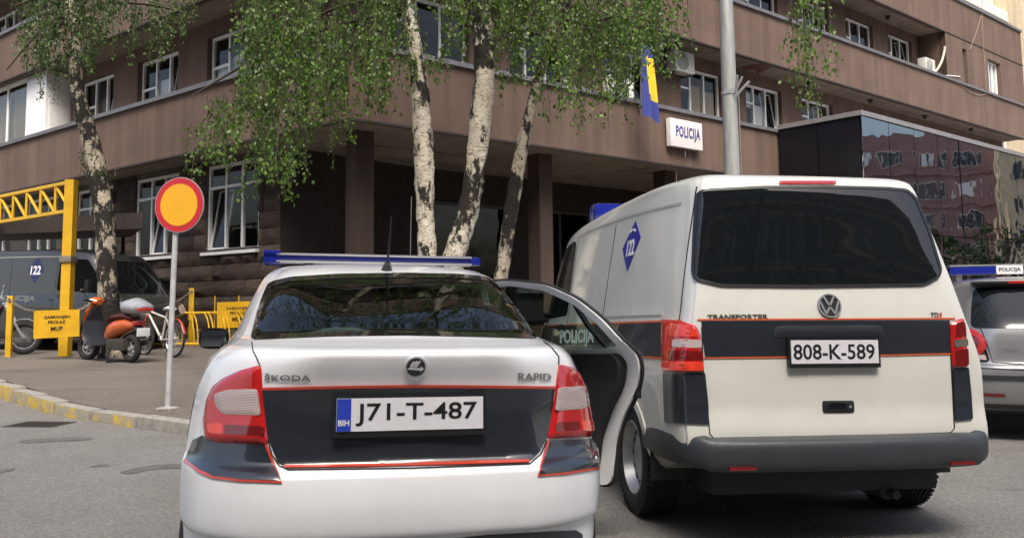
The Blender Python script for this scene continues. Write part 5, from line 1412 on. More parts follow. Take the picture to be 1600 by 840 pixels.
q = MB(); q.bbox((.13, 1.46, 1.515), (.56, 1.66, 1.60), .02); q.build('blue_lens', m_blueL, b1)
q = MB(); q.bbox((-.125, 1.45, 1.515), (.125, 1.66, 1.605), .012); cs_ = q.build('centre_box', m_white, b1)
text_obj('lettering', 'POLICIJA', lambda u, v: Vector((-.10+.2*u, 1.4485, 1.535+.05*v)), m_platek, b1, .02, nrm=(0, -.001, 0))
q = MB(); q.box((-.56, 1.47, 1.605), (.56, 1.65, 1.622)); q.box((-.5, 1.50, 1.46), (-.44, 1.62, 1.516)); q.box((.44, 1.50, 1.46), (.5, 1.62, 1.516)); q.build('bar_rail', m_alu, b1)
# ================================================================== street furniture
m_yel = M('yellow_paint', (.62, .36, .012), .5, var=.15, vscale=4, bump=.1); m_yelgrey = M('chain_steel', (.28, .25, .2), .5, .6, var=.2, vscale=20)
m_grey_paint = M('pale_grey_paint', (.46, .46, .46), .6, var=.22, vscale=9, bump=.15)
# round road sign
b = at_z(262, 637, .235); b.z = zwalk(b.x, b.y)
for _ in range(3): b = at_z(262, 637, zwalk(b.x, b.y))
rsn = empty('road_sign', b, 0, 'round road sign with yellow disc and red rim on a leaning grey pole', 'road sign')
top = at_y(277, 300, b.y)-b
q = MB(); q.tube([(0, 0, 0), top*.5, top], .030, 12); q.build('pole', m_grey_paint, rsn)
c = at_y(280, 320, b.y-.06)-b; tilt = Matrix.Translation(c) @ Matrix.Rotation(rad(-14), 4, 'Z') @ Matrix.Rotation(rad(2), 4, 'Y')
R_ = .302
def disc(r, d0, d1, n=48):
    q = MB(); q.prism(circ(r, n), d0, d1, tilt @ Matrix.Rotation(rad(90), 4, 'X')); return q
disc(R_+.008, -.012, .002).build('backing', m_alu, rsn); disc(R_, .0022, .006).build('red_rim', M('sign_red', (.52, .012, .025), .35, 0, .4, var=.06, vscale=3), rsn); disc(R_*.78, .0062, .009).build('yellow_disc', M('sign_yellow', (.80, .40, .006), .35, 0, .4, var=.06, vscale=3), rsn)
q = MB(); q.bbox((c.x-.05, .0-.045, c.z-.12), (c.x+.05, .04, c.z-.09), .004); q.bbox((c.x-.05, -.045, c.z+.05), (c.x+.05, .04, c.z+.08), .004)
q1 = MB(); q1.bbox((c.x-.05, -.045, c.z-.12), (c.x+.05, .04, c.z-.09), .004); q1.build('clamp', m_alu, rsn); q1 = MB(); q1.bbox((c.x-.05, -.045, c.z+.05), (c.x+.05, .04, c.z+.08), .004); q1.build('clamp', m_alu, rsn)
q = MB(); q.lathe([(.0, .02), (.08, .015), (.13, 0.0)], 'z', (0, 0, 0), 14); q.build('footing', m_kerb, rsn)
# street lamp post
def pt(px, py, Y): return at_y(px, py, Y)
lY = 15.0; lx = at_y(1144, 275, lY).x
lp = empty('lamp_post', (lx, lY, zwalk(lx, lY)), 0, 'tall grey steel lamp post rising behind the van with a bracket and clamp', 'lamp post')
lz = zwalk(lx, lY); tp = Vector((at_y(1142, 0, lY).x-lx, 0, 0))
m_galv = M('galvanised_steel', (.36, .37, .36), .5, .35, var=.2, vscale=6, streak=(3, 3, .4))
q = MB(); q.tube([(0, 0, 0), (0, 0, 1.2), (0, 0, 1.3), (.0, 0, 5), (0, 0, 10)], [.165, .165, .14, .132, .10], 20); q.build('pole', m_galv, lp)
q = MB(); q.tube(chaik([Vector((0, 0, 10)), Vector((0, -.3, 10.7)), Vector((-.2, -1.2, 11)), Vector((-.4, -2, 11.05))], 2), .05, 10); arm_ = q.build('arm', m_galv, lp)
q = MB(); q.bbox((-.55, -2.7, 10.98), (-.3, -1.95, 11.12), .05); q.build('lamp_head', m_galv, arm_)
zc_ = at_y(1145, 146, lY).z-lz
q = MB(); q.lathe([(.145, -.03), (.145, .03)], 'z', (0, 0, zc_), 20); q.build('clamp', m_alu, lp)
for a, b2 in (((1150, 150), (1171, 127)), ((1148, 145), (1160, 120)), ((1150, 142), (1152, 118))):
    q = MB(); A = at_y(*a, lY-.16); B = at_y(*b2, lY-.3); O = Vector((lx, lY, lz)); q.tube([A-O, B-O], .022, 8); q.build('bracket', m_alu, lp)
q = MB(); q.tube([(.16, -.02, 2), (.16, -.02, zc_-.1), (.13, -.02, zc_+.1)], .015, 6); q.build('cable', m_yelgrey, lp)
# yellow bollards
def ground_at(px, py):
    p = at_z(px, py, .4)
    for _ in range(6): p = at_z(px, py, zwalk(p.x, p.y))
    return p
def bollard(px, pyb, pyt, w, label):
    p = ground_at(px, pyb); h = at_y(px+3, pyt, p.y).z-p.z
    t = empty('bollard', p, rad(10), label, 'bollard', 'yellow bollards along the police parking')
    q = MB(); q.bbox((-w, -w, 0), (w, w, h), .008); q.build('post', m_yel, t); q = MB(); q.bbox((-w*1.8, -w*1.8, -.01), (w*1.8, w*1.8, .012), .004); q.build('foot_plate', m_yelgrey, t)
    q = MB(); q.torus(.03, .007, 'y', (0, -w-.01, h-.08), 14, 6); q.build('chain_ring', m_yelgrey, t)
    return p, h
B1, h1_ = bollard(13, 558, 462, .048, 'yellow square bollard in front of the parked motorcycle')
B2, h2_ = bollard(298, 537, 450, .05, 'yellow square bollard rising out of the bicycle rack')
# yellow warning boards
m_board = M('board_yellow', (.60, .34, .008), .5, var=.15, vscale=3); m_ink = M('board_ink', (.03, .016, .008), .6, var=0)
def board(corners, Y, lines, label, posts=True):
    P = [at_y(x, y, Y) for x, y in corners]; c = sum(P, Vector())/4
    gz = zwalk(c.x, c.y); t = empty('warning_board', (c.x, c.y, gz), 0, label, 'warning sign', 'yellow no entry boards')
    L = [p-Vector((c.x, c.y, gz)) for p in P]; n = Vector((0, -1, 0))
    q = MB(); q.add([p for p in L]+[p-n*.02 for p in L], [[0, 1, 2, 3], [7, 6, 5, 4], [0, 4, 5, 1], [1, 5, 6, 2], [2, 6, 7, 3], [3, 7, 4, 0]]); q.build('board', m_board, t)
    f = quad_map(*L)
    for (s_, u0, u1, v0, v1) in lines: text_obj('lettering', s_, lambda u, v: f(u0+(u1-u0)*u, v0+(v1-v0)*v)+n*.003, m_ink, t, .03, nrm=n*.001)
    for k in ((.2, .8) if posts else ()):
        q = MB(); a = f(k, .05); q.tube([(a.x, .045, 0), (a.x, .045, f(k, .9).z)], .018, 8); q.build('leg', m_yelgrey, t)
    return t
LN = [('ZABRANJEN', .22, .80, .66, .80), ('PROLAZ', .32, .70, .50, .62), ('MUP', .38, .64, .24, .40)]
board([(52, 529), (124, 525), (124, 483), (53, 485)], 15.2, LN, 'yellow no entry board between the motorcycle and the orange scooter', False)
board([(339, 512), (402, 511), (402, 470), (339, 472)], 17.55, LN, 'yellow no entry board hung on the bicycle rack by the stone wall')
# chain from the bollard to the scooter area
def chain(a, b2, sag, label, name='chain'):
    o = empty(name, a, 0, label, 'chain', 'chains between the bollards'); d = b2-a
    n = max(10, int(d.length/.075)); me = MB().torus(.022, .005, 'y', (0, 0, 0), 10, 5).mesh('link'); me.materials.append(m_yelgrey)
    for i in range(n):
        t = (i+.5)/n; p = d*t+Vector((0, 0, -sag*4*t*(1-t)))
        ob = bpy.data.objects.new('link', me); COL.objects.link(ob); ob.parent = o; ob.location = p; ob.scale = (1.9, 1, 1)
        sl_ = math.atan2(d.z-sag*4*(1-2*t), math.hypot(d.x, d.y))
        ob.rotation_euler = Matrix.Rotation(math.atan2(d.y, d.x), 3, 'Z').to_4x4().to_3x3().to_euler() if False else (rad(90)*(i % 2), -sl_, math.atan2(d.y, d.x))
chain(at_y(124, 484, 15.25), at_y(163, 455, 15.6), .03, 'rusty chain rising from the no entry board to the birch')
chain(B1+Vector((0, -.06, h1_-.05)), at_y(53, 485, 15.2), .05, 'rusty chain from the bollard to the no entry board')
chain(B2+Vector((0, 0, h2_-.05)), at_y(255, 484, 17.4), .02, 'rusty chain running down from the bollard at the bicycle rack')
# bicycle rack: rail with bent hoops
rk0, rk1 = at_y(255, 489, 18.2), at_y(405, 489, 17.5)
gz = zwalk(rk0.x, rk0.y)
rk = empty('bicycle_rack', (rk0.x, rk0.y, gz), 0, 'long yellow bicycle rack with bent hoops along the stone wall', 'bicycle rack')
L = rk1-rk0; rh = rk0.z-gz
q = MB(); q.tube([(-.3, 0, rh), (L.x+.15, L.y*1.05, rh)], .028, 8); q.build('rail', m_yel, rk)
q = MB(); q.tube([(-.3, -.5, .05), (L.x+.15, -.5+L.y*1.05, .05)], .03, 8); q.build('base_rail', m_yel, rk)
hm = MB().tube(chaik([Vector((0, 0, rh)), Vector((0, -.16, rh+.0)), Vector((0, -.36, rh-.14)), Vector((0, -.48, rh-.4)), Vector((0, -.5, .05))], 2), .014, 6).mesh('hoop'); hm.materials.append(m_yel)
for k in range(6):
    for s_ in (0, .09):
        ob = bpy.data.objects.new('hoop', hm); COL.objects.link(ob); ob.parent = rk; x = -.15+k*.36+s_; ob.location = (x, x/L.x*L.y, 0); ob.rotation_euler = (0, 0, rad(38))
bmz = MB().tube([(0, .02, 0), (0, .02, rh+.35)], .012, 6).mesh('upright'); bmz.materials.append(m_yel)
for k in range(4):
    ob = bpy.data.objects.new('upright', bmz); COL.objects.link(ob); ob.parent = rk; ob.location = (.1+k*.55, .03+(.1+k*.55)/L.x*L.y, 0)
# yellow truss gantry
gp = at_y(104, 480, 15.9); gz = zwalk(gp.x, gp.y); gtop = at_y(112, 281, 15.9)
ga = empty('truss_gantry', (gp.x, gp.y, gz), 0, 'yellow steel gantry with a lattice truss over the parking entrance', 'gantry')
O = Vector((gp.x, gp.y, gz)); H_ = gtop.z-gz
q = MB(); w2 = .085; dx = gtop.x-gp.x
q.add([Vector((sx*w2+(dx if k else 0), sy*w2, (H_ if k else 0))) for k in (0, 1) for sx, sy in ((-1, -1), (1, -1), (1, 1), (-1, 1))], [[0, 3, 2, 1], [4, 5, 6, 7], [0, 1, 5, 4], [1, 2, 6, 5], [2, 3, 7, 6], [3, 0, 4, 7]]); q.build('post', m_yel, ga)
hb = at_y(106, 329, 15.9).z-gz; Lg = 9.0; tt = Vector((dx, 0, 0))
def gb(mb, a, b2, r=.032): mb.tube([a, b2], r, 4)
q = MB(); gb(q, tt+Vector((0, 0, H_-.04)), tt+uL*Lg+Vector((0, 0, H_-.04)), .045); q.build('top_chord', m_yel, ga)
q = MB(); gb(q, tt+Vector((0, 0, hb)), tt+uL*Lg+Vector((0, 0, hb)), .045); q.build('bottom_chord', m_yel, ga)
npan = 14; st = Lg/npan
for k in range(npan):
    q = MB(); gb(q, tt+uL*(st*(k+1))+Vector((0, 0, hb)), tt+uL*(st*(k+1))+Vector((0, 0, H_-.05))); q.build('strut', m_yel, ga)
    q = MB(); gb(q, tt+uL*(st*k+.03)+Vector((0, 0, hb+.03)), tt+uL*(st*(k+1)-.03)+Vector((0, 0, H_-.08))); q.build('diagonal', m_yel, ga)
q = MB(); q.add([tt+uL*Lg+Vector((sx*w2, sy*w2, z)) for z in (0, H_) for sx, sy in ((-1, -1), (1, -1), (1, 1), (-1, 1))], [[0, 3, 2, 1], [4, 5, 6, 7], [0, 1, 5, 4], [1, 2, 6, 5], [2, 3, 7, 6], [3, 0, 4, 7]]); q.build('post', m_yel, ga)
q = MB(); q.bbox((-.11, -.12, 1.72), (.11, .12, 1.84), .01); q.build('strap', m_yelgrey, ga)
# carport roof over the dark van
cp = empty('carport', (-9, 18, zwalk(-9, 18)), 0, 'dark flat carport roof on thin posts in front of the stone wall', 'carport')
def cpt(px, py, Y): return at_y(px, py, Y)
zt_ = at_y(150, 333, 17.3).z; zb_ = at_y(150, 358, 17.3).z; Oc = Vector((-9, 18, zwalk(-9, 18)))
a0 = at_y(225, 345, 17.3); 
A = [Vector((a0.x, 17.25, 0)), Vector((-19, 17.25+3.2, 0)), Vector((-19, 21.5, 0)), Vector((a0.x-1.2, 19.4, 0))]
q = MB(); q.prism([(p.x-Oc.x, p.y-Oc.y) for p in A], zb_-Oc.z, zt_-Oc.z); q.build('roof', M('carport_brown', (.045, .032, .027), .7, var=.2, vscale=3), cp)
for (x, y) in ((a0.x-1.3, 19.25), (-15.5, 21), (-18.5, 21.2)):
    q = MB(); q.tube([(x-Oc.x, y-Oc.y, -.06), (x-Oc.x, y-Oc.y, zb_-Oc.z)], .04, 8); q.build('post', m_darkedge, cp)
# ------------------------------------------------------------------ two-wheelers
def spoked_wheel(parent, c, r, wt, mt_rim, name='wheel', nsp=16, disc_=False, ang=0):
    """wheel in the parent's YZ plane (axle along x)"""
    q = MB(); q.torus(r-wt, wt, 'x', (0, 0, 0), 36, 10); o = q.build(name, m_tyre, parent); o.location = c; o.rotation_euler = (0, 0, ang)
    q = MB(); q.torus(r-2*wt-.006, .011, 'x', (0, 0, 0), 36, 6); q.build('rim', mt_rim, o)
    q = MB()
    for i in range(nsp):
        a = 2*math.pi*i/nsp; q.tube([(0, .03*math.cos(a+.4), .03*math.sin(a+.4)), (0, (r-2*wt)*math.cos(a), (r-2*wt)*math.sin(a))], .004 if not disc_ else .014, 4)
    q.lathe([(0, -.05), (.035, -.05), (.035, .05), (0, .05)], 'x', (0, 0, 0), 12); q.build('spokes', mt_rim, o)
    return o
def curve(p, n=2): return chaik([Vector(x) for x in p], n)
def loft_tube(q, pts, rx, rz, n=14):
    """tube along y-ish path with elliptical sections (rx half width, rz half height)"""
    vs = []; P = [Vector(p) for p in pts]
    for i, p in enumerate(P):
        t = (P[min(i+1, len(P)-1)]-P[max(i-1, 0)]).normalized(); up = Vector((1, 0, 0)).cross(t).normalized(); up = up if up.z > 0 or abs(up.z) < 1e-6 else -up
        for k in range(n):
            a = 2*math.pi*k/n; vs.append(p+Vector((1, 0, 0))*math.cos(a)*rx[i]+up*math.sin(a)*rz[i])
    q.add(vs, [[i*n+k, i*n+(k+1) % n, (i+1)*n+(k+1) % n, (i+1)*n+k] for i in range(len(P)-1) for k in range(n)]+[list(range(n))[::-1], list(range((len(P)-1)*n, len(P)*n))]); return q
m_orp = paint('orange_scooter_paint', (.55, .10, .012), .35); m_dkp = M('scooter_dark', (.02, .021, .028), .45, var=.15); m_seat = M('vinyl_seat', (.07, .012, .012), .55, var=.1)
# orange scooter on its centre stand: y forward
sp_ = ground_at(205, 566); spf = Vector((sp_.x-.94, sp_.y+.58, 0)); hd = (spf-Vector((sp_.x, sp_.y, 0))); rz = math.atan2(-hd.x, hd.y)
sc = empty('scooter', (sp_.x, sp_.y, sp_.z), rz, 'orange scooter with a silver top box parked by the birch', 'scooter')
spoked_wheel(sc, (0, 0, .235), .235, .055, m_chrome, nsp=5, disc_=True); spoked_wheel(sc, (0.02, 1.26, .235), .225, .05, m_chrome, nsp=5, disc_=True, ang=rad(14))
q = MB(); loft_tube(q, [(0, -.12, .62), (0, .05, .64), (0, .3, .60), (0, .5, .52), (0, .62, .42)], [.06, .14, .17, .15, .10], [.05, .12, .15, .15, .10]); q.build('side_panels', m_orp, sc)
q = MB(); loft_tube(q, [(0, -.1, .74), (0, .1, .78), (0, .4, .76), (0, .62, .70)], [.10, .15, .16, .09], [.03, .05, .05, .03]); q.build('seat', m_seat, sc)
q = MB(); loft_tube(q, curve([(0, .55, .30), (0, .9, .28), (0, 1.05, .40), (0, 1.08, .72), (0, 1.02, .95)], 1), [.15, .2, .22, .24, .24, .24, .22, .15, .1, .08][:len(curve([(0, 0, 0)]*5, 1))], [.03]*len(curve([(0, 0, 0)]*5, 1))); q.build('leg_shield', m_dkp, sc)
q = MB(); loft_tube(q, [(0, 1.10, .38), (0, 1.16, .62), (0, 1.12, .86), (0, 1.05, .98)], [.10, .17, .15, .10], [.04, .07, .07, .04]); q.build('front_apron', m_orp, sc)
q = MB(); loft_tube(q, curve([(0, 1.02, .40), (0, 1.12, .50), (0, 1.3, .50), (0, 1.46, .40)], 1), [.05, .06, .07, .08, .08, .07, .06, .03], [.015]*8); q.build('front_fender', m_orp, sc)
q = MB(); q.tube([(.02, 1.26, .235), (0, 1.12, .60), (0, 1.02, .98)], .028, 8); q.build('fork', m_yelgrey, sc)
q = MB(); loft_tube(q, [(0, 1.08, 1.0), (0, 1.02, 1.04), (0, .94, 1.02)], [.06, .15, .06], [.04, .075, .05]); hb_ = q.build('handlebar_cover', m_orp, sc)
q = MB(); q.tube([(-.32, .92, 1.06), (-.12, 1.0, 1.04), (.12, 1.0, 1.04), (.32, .92, 1.06)], .016, 8); q.build('handlebar', m_blackp, hb_)
for sx in (-1, 1):
    q = MB(); q.tube([(sx*.2, .98, 1.05), (sx*.27, .98, 1.18)], .007, 6); q.ball((sx*.29, .98, 1.22), (.06, .018, .04)); q.build('mirror', m_blackp, hb_)
q = MB(); loft_tube(q, [(0, -.34, .90), (0, -.30, .91), (0, -.1, .94), (0, .1, .93), (0, .14, .90)], [.12, .19, .21, .17, .06], [.04, .10, .145, .12, .05], 18); tb = q.build('top_box', M('silver_box', (.42, .44, .46), .35, .3, var=.1), sc)
q = MB(); q.bbox((-.15, -.37, .86), (.15, -.32, .915), .012); q.build('red_reflector', m_lred, tb)
q = MB(); q.tube([(0, -.1, .80), (0, .2, .74)], .03, 8); q.tube([(-.12, -.15, .79), (.12, -.15, .79)], .012, 6); q.build('rack', m_yelgrey, sc)
q = MB(); q.bbox((-.10, -.20, .62), (.10, -.13, .70), .02); q.build('tail_lamp', m_lred, sc)
q = MB(); loft_tube(q, [(0, -.16, .62), (0, -.26, .52), (0, -.30, .40)], [.09, .09, .07], [.01, .01, .01]); q.build('rear_mudguard', m_blackp, sc)
q = MB(); q.bbox((-.12, -.312, .44), (.12, -.300, .58), .004); npl = q.build('number_plate', m_plate, sc)
q = MB(); q.tube([(.10, .0, .30), (.12, -.2, .33), (.12, -.28, .35)], .045, 10); q.bbox((-.13, .05, .2), (.12, .55, .40), .05); q.build('engine', m_iron, sc)
q = MB(); q.tube([(-.1, .45, .2), (-.2, .38, .0)], .014, 6); q.tube([(.1, .45, .2), (.2, .38, .0)], .014, 6); q.tube([(-.2, .38, .01), (.2, .38, .01)], .014, 6); q.build('stand', m_blackp, sc)
# dark motorcycle behind the bollard, front wheel to the right
mp_ = at_y(37, 541, 16.4)
mc = empty('motorcycle', (mp_.x, mp_.y, zwalk(mp_.x, mp_.y)), rad(-72), 'dark motorcycle with chrome front fender behind the yellow bollard', 'motorcycle')
spoked_wheel(mc, (0, .0, .31), .31, .05, m_chrome, nsp=24); spoked_wheel(mc, (0, -1.42, .31), .31, .065, m_chrome, nsp=24)
q = MB(); loft_tube(q, curve([(0, -.30, .50), (0, -.12, .66), (0, .12, .66), (0, .32, .48)], 1), [.05, .06, .065, .065, .065, .065, .06, .04], [.012]*8); q.build('front_fender', m_chrome, mc)
for sx in (-1, 1):
    q = MB(); q.tube([(sx*.07, 0, .31), (sx*.08, -.36, .98)], .022, 8); q.build('fork', m_chrome, mc)
q = MB(); q.tube(curve([(-.36, -.62, 1.10), (-.25, -.45, 1.08), (0, -.38, 1.0), (.25, -.45, 1.08), (.36, -.62, 1.10)], 2), .014, 8); hb2 = q.build('handlebar', m_chrome, mc)
for sx in (-1, 1):
    q = MB(); q.tube([(sx*.28, -.48, 1.08), (sx*.34, -.45, 1.25)], .007, 6); q.ball((sx*.36, -.45, 1.28), (.06, .02, .045)); q.build('mirror', m_chrome, hb2)
q = MB(); q.ball((0, -.26, .90), (.09, .09, .09)); q.build('head_lamp', m_chrome, mc)
q = MB(); loft_tube(q, [(0, -.42, .84), (0, -.55, .88), (0, -.75, .86), (0, -.95, .76)], [.06, .14, .14, .06], [.06, .11, .11, .05]); q.build('tank', paint('red_tank', (.35, .04, .02)), mc)
q = MB(); loft_tube(q, [(0, -.92, .76), (0, -1.15, .74), (0, -1.5, .80), (0, -1.75, .80)], [.08, .14, .13, .08], [.03, .05, .05, .03]); q.build('seat', m_rubber, mc)
q = MB(); loft_tube(q, curve([(0, -1.05, .55), (0, -1.3, .70), (0, -1.6, .70), (0, -1.82, .5)], 1), [.08]*8, [.012]*8); q.build('rear_fender', m_dkp, mc)
q = MB(); q.bbox((-.16, -1.0, .26), (.16, -.55, .62), .05); q.lathe([(.12, -.2), (.13, 0), (.12, .2)], 'x', (0, -.7, .4), 18); q.build('engine', m_steel, mc)
q = MB(); q.tube([(0, -.36, .92), (0, -.45, .7), (0, -.5, .28), (0, -1.1, .28), (0, -1.42, .31)], .028, 8); q.tube([(0, -.4, .84), (0, -1.0, .70), (0, -1.1, .28)], .025, 8); q.build('frame', m_blackp, mc)
q = MB(); q.tube([(.17, -.6, .35), (.19, -.9, .25), (.19, -1.6, .30)], [.03, .035, .05], 10); q.build('exhaust', m_chrome, mc)
q = MB(); q.tube([(-.1, -.95, .28), (-.28, -1.0, .0)], .014, 6); q.build('side_stand', m_blackp, mc)
# bicycle leaning at the rack beside the sign pole
bp_ = ground_at(272, 558)
bc = empty('bicycle', (bp_.x, bp_.y, bp_.z), rad(52), 'white and red bicycle parked in the rack behind the sign pole', 'bicycle')
m_bw = paint('white_bicycle_paint', (.62, .6, .55)); m_br = paint('red_bicycle_paint', (.5, .05, .02))
spoked_wheel(bc, (0, 0, .33), .33, .022, m_alu, nsp=24); spoked_wheel(bc, (0, 1.02, .33), .33, .022, m_alu, nsp=24)
q = MB(); q.tube([(0, .42, .30), (0, .28, .74), (0, .26, .82)], .018, 8); q.tube([(0, .42, .30), (0, .88, .76)], .022, 8); q.tube([(0, .30, .70), (0, .86, .82)], .02, 8)
for sx in (-1, 1): q.tube([(sx*.04, 0, .33), (sx*.02, .42, .30)], .011, 6); q.tube([(sx*.04, 0, .33), (0, .29, .70)], .010, 6)
q.build('frame', m_bw, bc)
q = MB(); q.tube([(0, .86, .92), (0, .88, .72)], .02, 8)
for sx in (-1, 1): q.tube([(sx*.05, .90, .72), (sx*.05, 1.02, .33)], .013, 6)
q.tube([(-.05, .9, .72), (.05, .9, .72)], .016, 6); q.build('fork', m_br, bc)
q = MB(); q.tube([(-.30, .82, .99), (0, .86, .96), (.30, .82, .99)], .013, 6); q.tube([(0, .86, .90), (0, .86, .96)], .014, 6); q.build('handlebar', m_blackp, bc)
q = MB(); loft_tube(q, [(0, .06, .86), (0, .16, .87), (0, .30, .86), (0, .38, .85)], [.07, .09, .05, .02], [.03, .045, .03, .015]); q.build('saddle', M('white_saddle', (.6, .6, .6), .5, var=.1), bc)
q = MB(); q.lathe([(.09, -.005), (.09, .005)], 'x', (.04, .42, .30), 20); q.tube([(.06, .42, .30), (.07, .50, .16)], .01, 6); q.tube([(-.06, .42, .30), (-.07, .34, .44)], .01, 6); q.build('crank', m_alu, bc)
q = MB(); loft_tube(q, curve([(0, -.33, .42), (0, -.2, .66), (0, .1, .70), (0, .28, .56)], 1), [.025]*8, [.006]*8); q.build('rear_mudguard', m_br, bc)
# ================================================================== trees
def mat_birch(nm='birch_bark', pa=.472, c1=(.76, .71, .60)):
    mt = bpy.data.materials.new(nm); mt.use_nodes = True; n = mt.node_tree.nodes; l = mt.node_tree.links; b = n['Principled BSDF']; b.inputs['Roughness'].default_value = .85
    tc = n.new('ShaderNodeTexCoord')
    def noise(scale, mapping, detail=5, rough=.6):
        mp = n.new('ShaderNodeMapping'); mp.inputs['Scale'].default_value = mapping; l.new(tc.outputs['Object'], mp.inputs[0])
        k = n.new('ShaderNodeTexNoise'); k.inputs['Scale'].default_value = scale; k.inputs['Detail'].default_value = detail; k.inputs['Roughness'].default_value = rough; l.new(mp.outputs[0], k.inputs['Vector']); return k.outputs[0]
    def ramp(x, a, c0, b_, c1):
        r = n.new('ShaderNodeValToRGB'); e = r.color_ramp.elements; e[0].position = a; e[1].position = b_; e[0].color = (*c0, 1); e[1].color = (*c1, 1); l.new(x, r.inputs[0]); return r.outputs[0]
    base = ramp(noise(5, (1, 1, .6)), .3, (.46, .40, .31), .7, c1)
    lent = ramp(noise(14, (1, 1, 4.5), 3), .36, (.25, .2, .16), .44, (1, 1, 1))
    patch = ramp(noise(3.0, (1, 1, .55), 7, .72), pa, (.03, .026, .023), pa+.045, (1, 1, 1))
    def mul(a, c):
        m_ = n.new('ShaderNodeMix'); m_.data_type = 'RGBA'; m_.blend_type = 'MULTIPLY'; m_.inputs[0].default_value = 1; l.new(a, m_.inputs[6]); l.new(c, m_.inputs[7]); return m_.outputs[2]
    l.new(mul(mul(base, lent), patch), b.inputs['Base Color'])
    bp = n.new('ShaderNodeBump'); bp.inputs['Strength'].default_value = .8; bp.inputs['Distance'].default_value = .03; l.new(noise(9, (1, 1, 1.5), 6), bp.inputs['Height']); l.new(bp.outputs[0], b.inputs['Normal']); return mt
def mat_leaf(name, c0, c1):
    mt = bpy.data.materials.new(name); mt.use_nodes = True; n = mt.node_tree.nodes; l = mt.node_tree.links; b = n['Principled BSDF']; out = n['Material Output']
    tc = n.new('ShaderNodeTexCoord'); nz = n.new('ShaderNodeTexNoise'); nz.inputs['Scale'].default_value = 2.2; nz.inputs['Detail'].default_value = 6; nz.inputs['Roughness'].default_value = .75
    l.new(tc.outputs['Object'], nz.inputs['Vector']); r = n.new('ShaderNodeValToRGB'); e = r.color_ramp.elements; e[0].position = .35; e[1].position = .68; e[0].color = (*c0, 1); e[1].color = (*c1, 1)
    ge = n.new('ShaderNodeNewGeometry'); mm = n.new('ShaderNodeMix'); mm.data_type = 'FLOAT'; mm.inputs[0].default_value = .55
    l.new(nz.outputs[0], mm.inputs[2]); l.new(ge.outputs['Random Per Island'], mm.inputs[3]); e[0].position = .22; e[1].position = .8
    l.new(mm.outputs[0], r.inputs[0]); l.new(r.outputs[0], b.inputs['Base Color']); b.inputs['Roughness'].default_value = .42
    tl_ = n.new('ShaderNodeBsdfTranslucent'); l.new(r.outputs[0], tl_.inputs[0]); mx = n.new('ShaderNodeMixShader'); mx.inputs[0].default_value = .38
    l.new(b.outputs[0], mx.inputs[1]); l.new(tl_.outputs[0], mx.inputs[2]); l.new(mx.outputs[0], out.inputs[0]); return mt
m_bark = mat_birch(); m_bark3 = mat_birch('scaly_birch_bark', .50, (.46, .40, .32)); m_bark4 = mat_birch('gnarled_birch_bark', .515, (.36, .32, .24)); m_twig = M('twig_bark', (.06, .045, .035), .9, var=.3, vscale=10)
m_leafA = mat_leaf('birch_leaf', (.034, .085, .011), (.17, .28, .045)); m_leafB = mat_leaf('dark_birch_leaf', (.024, .055, .011), (.10, .175, .035))
m_leafC = mat_leaf('dark_street_leaf', (.012, .028, .007), (.035, .07, .018)); trng = random.Random(11)
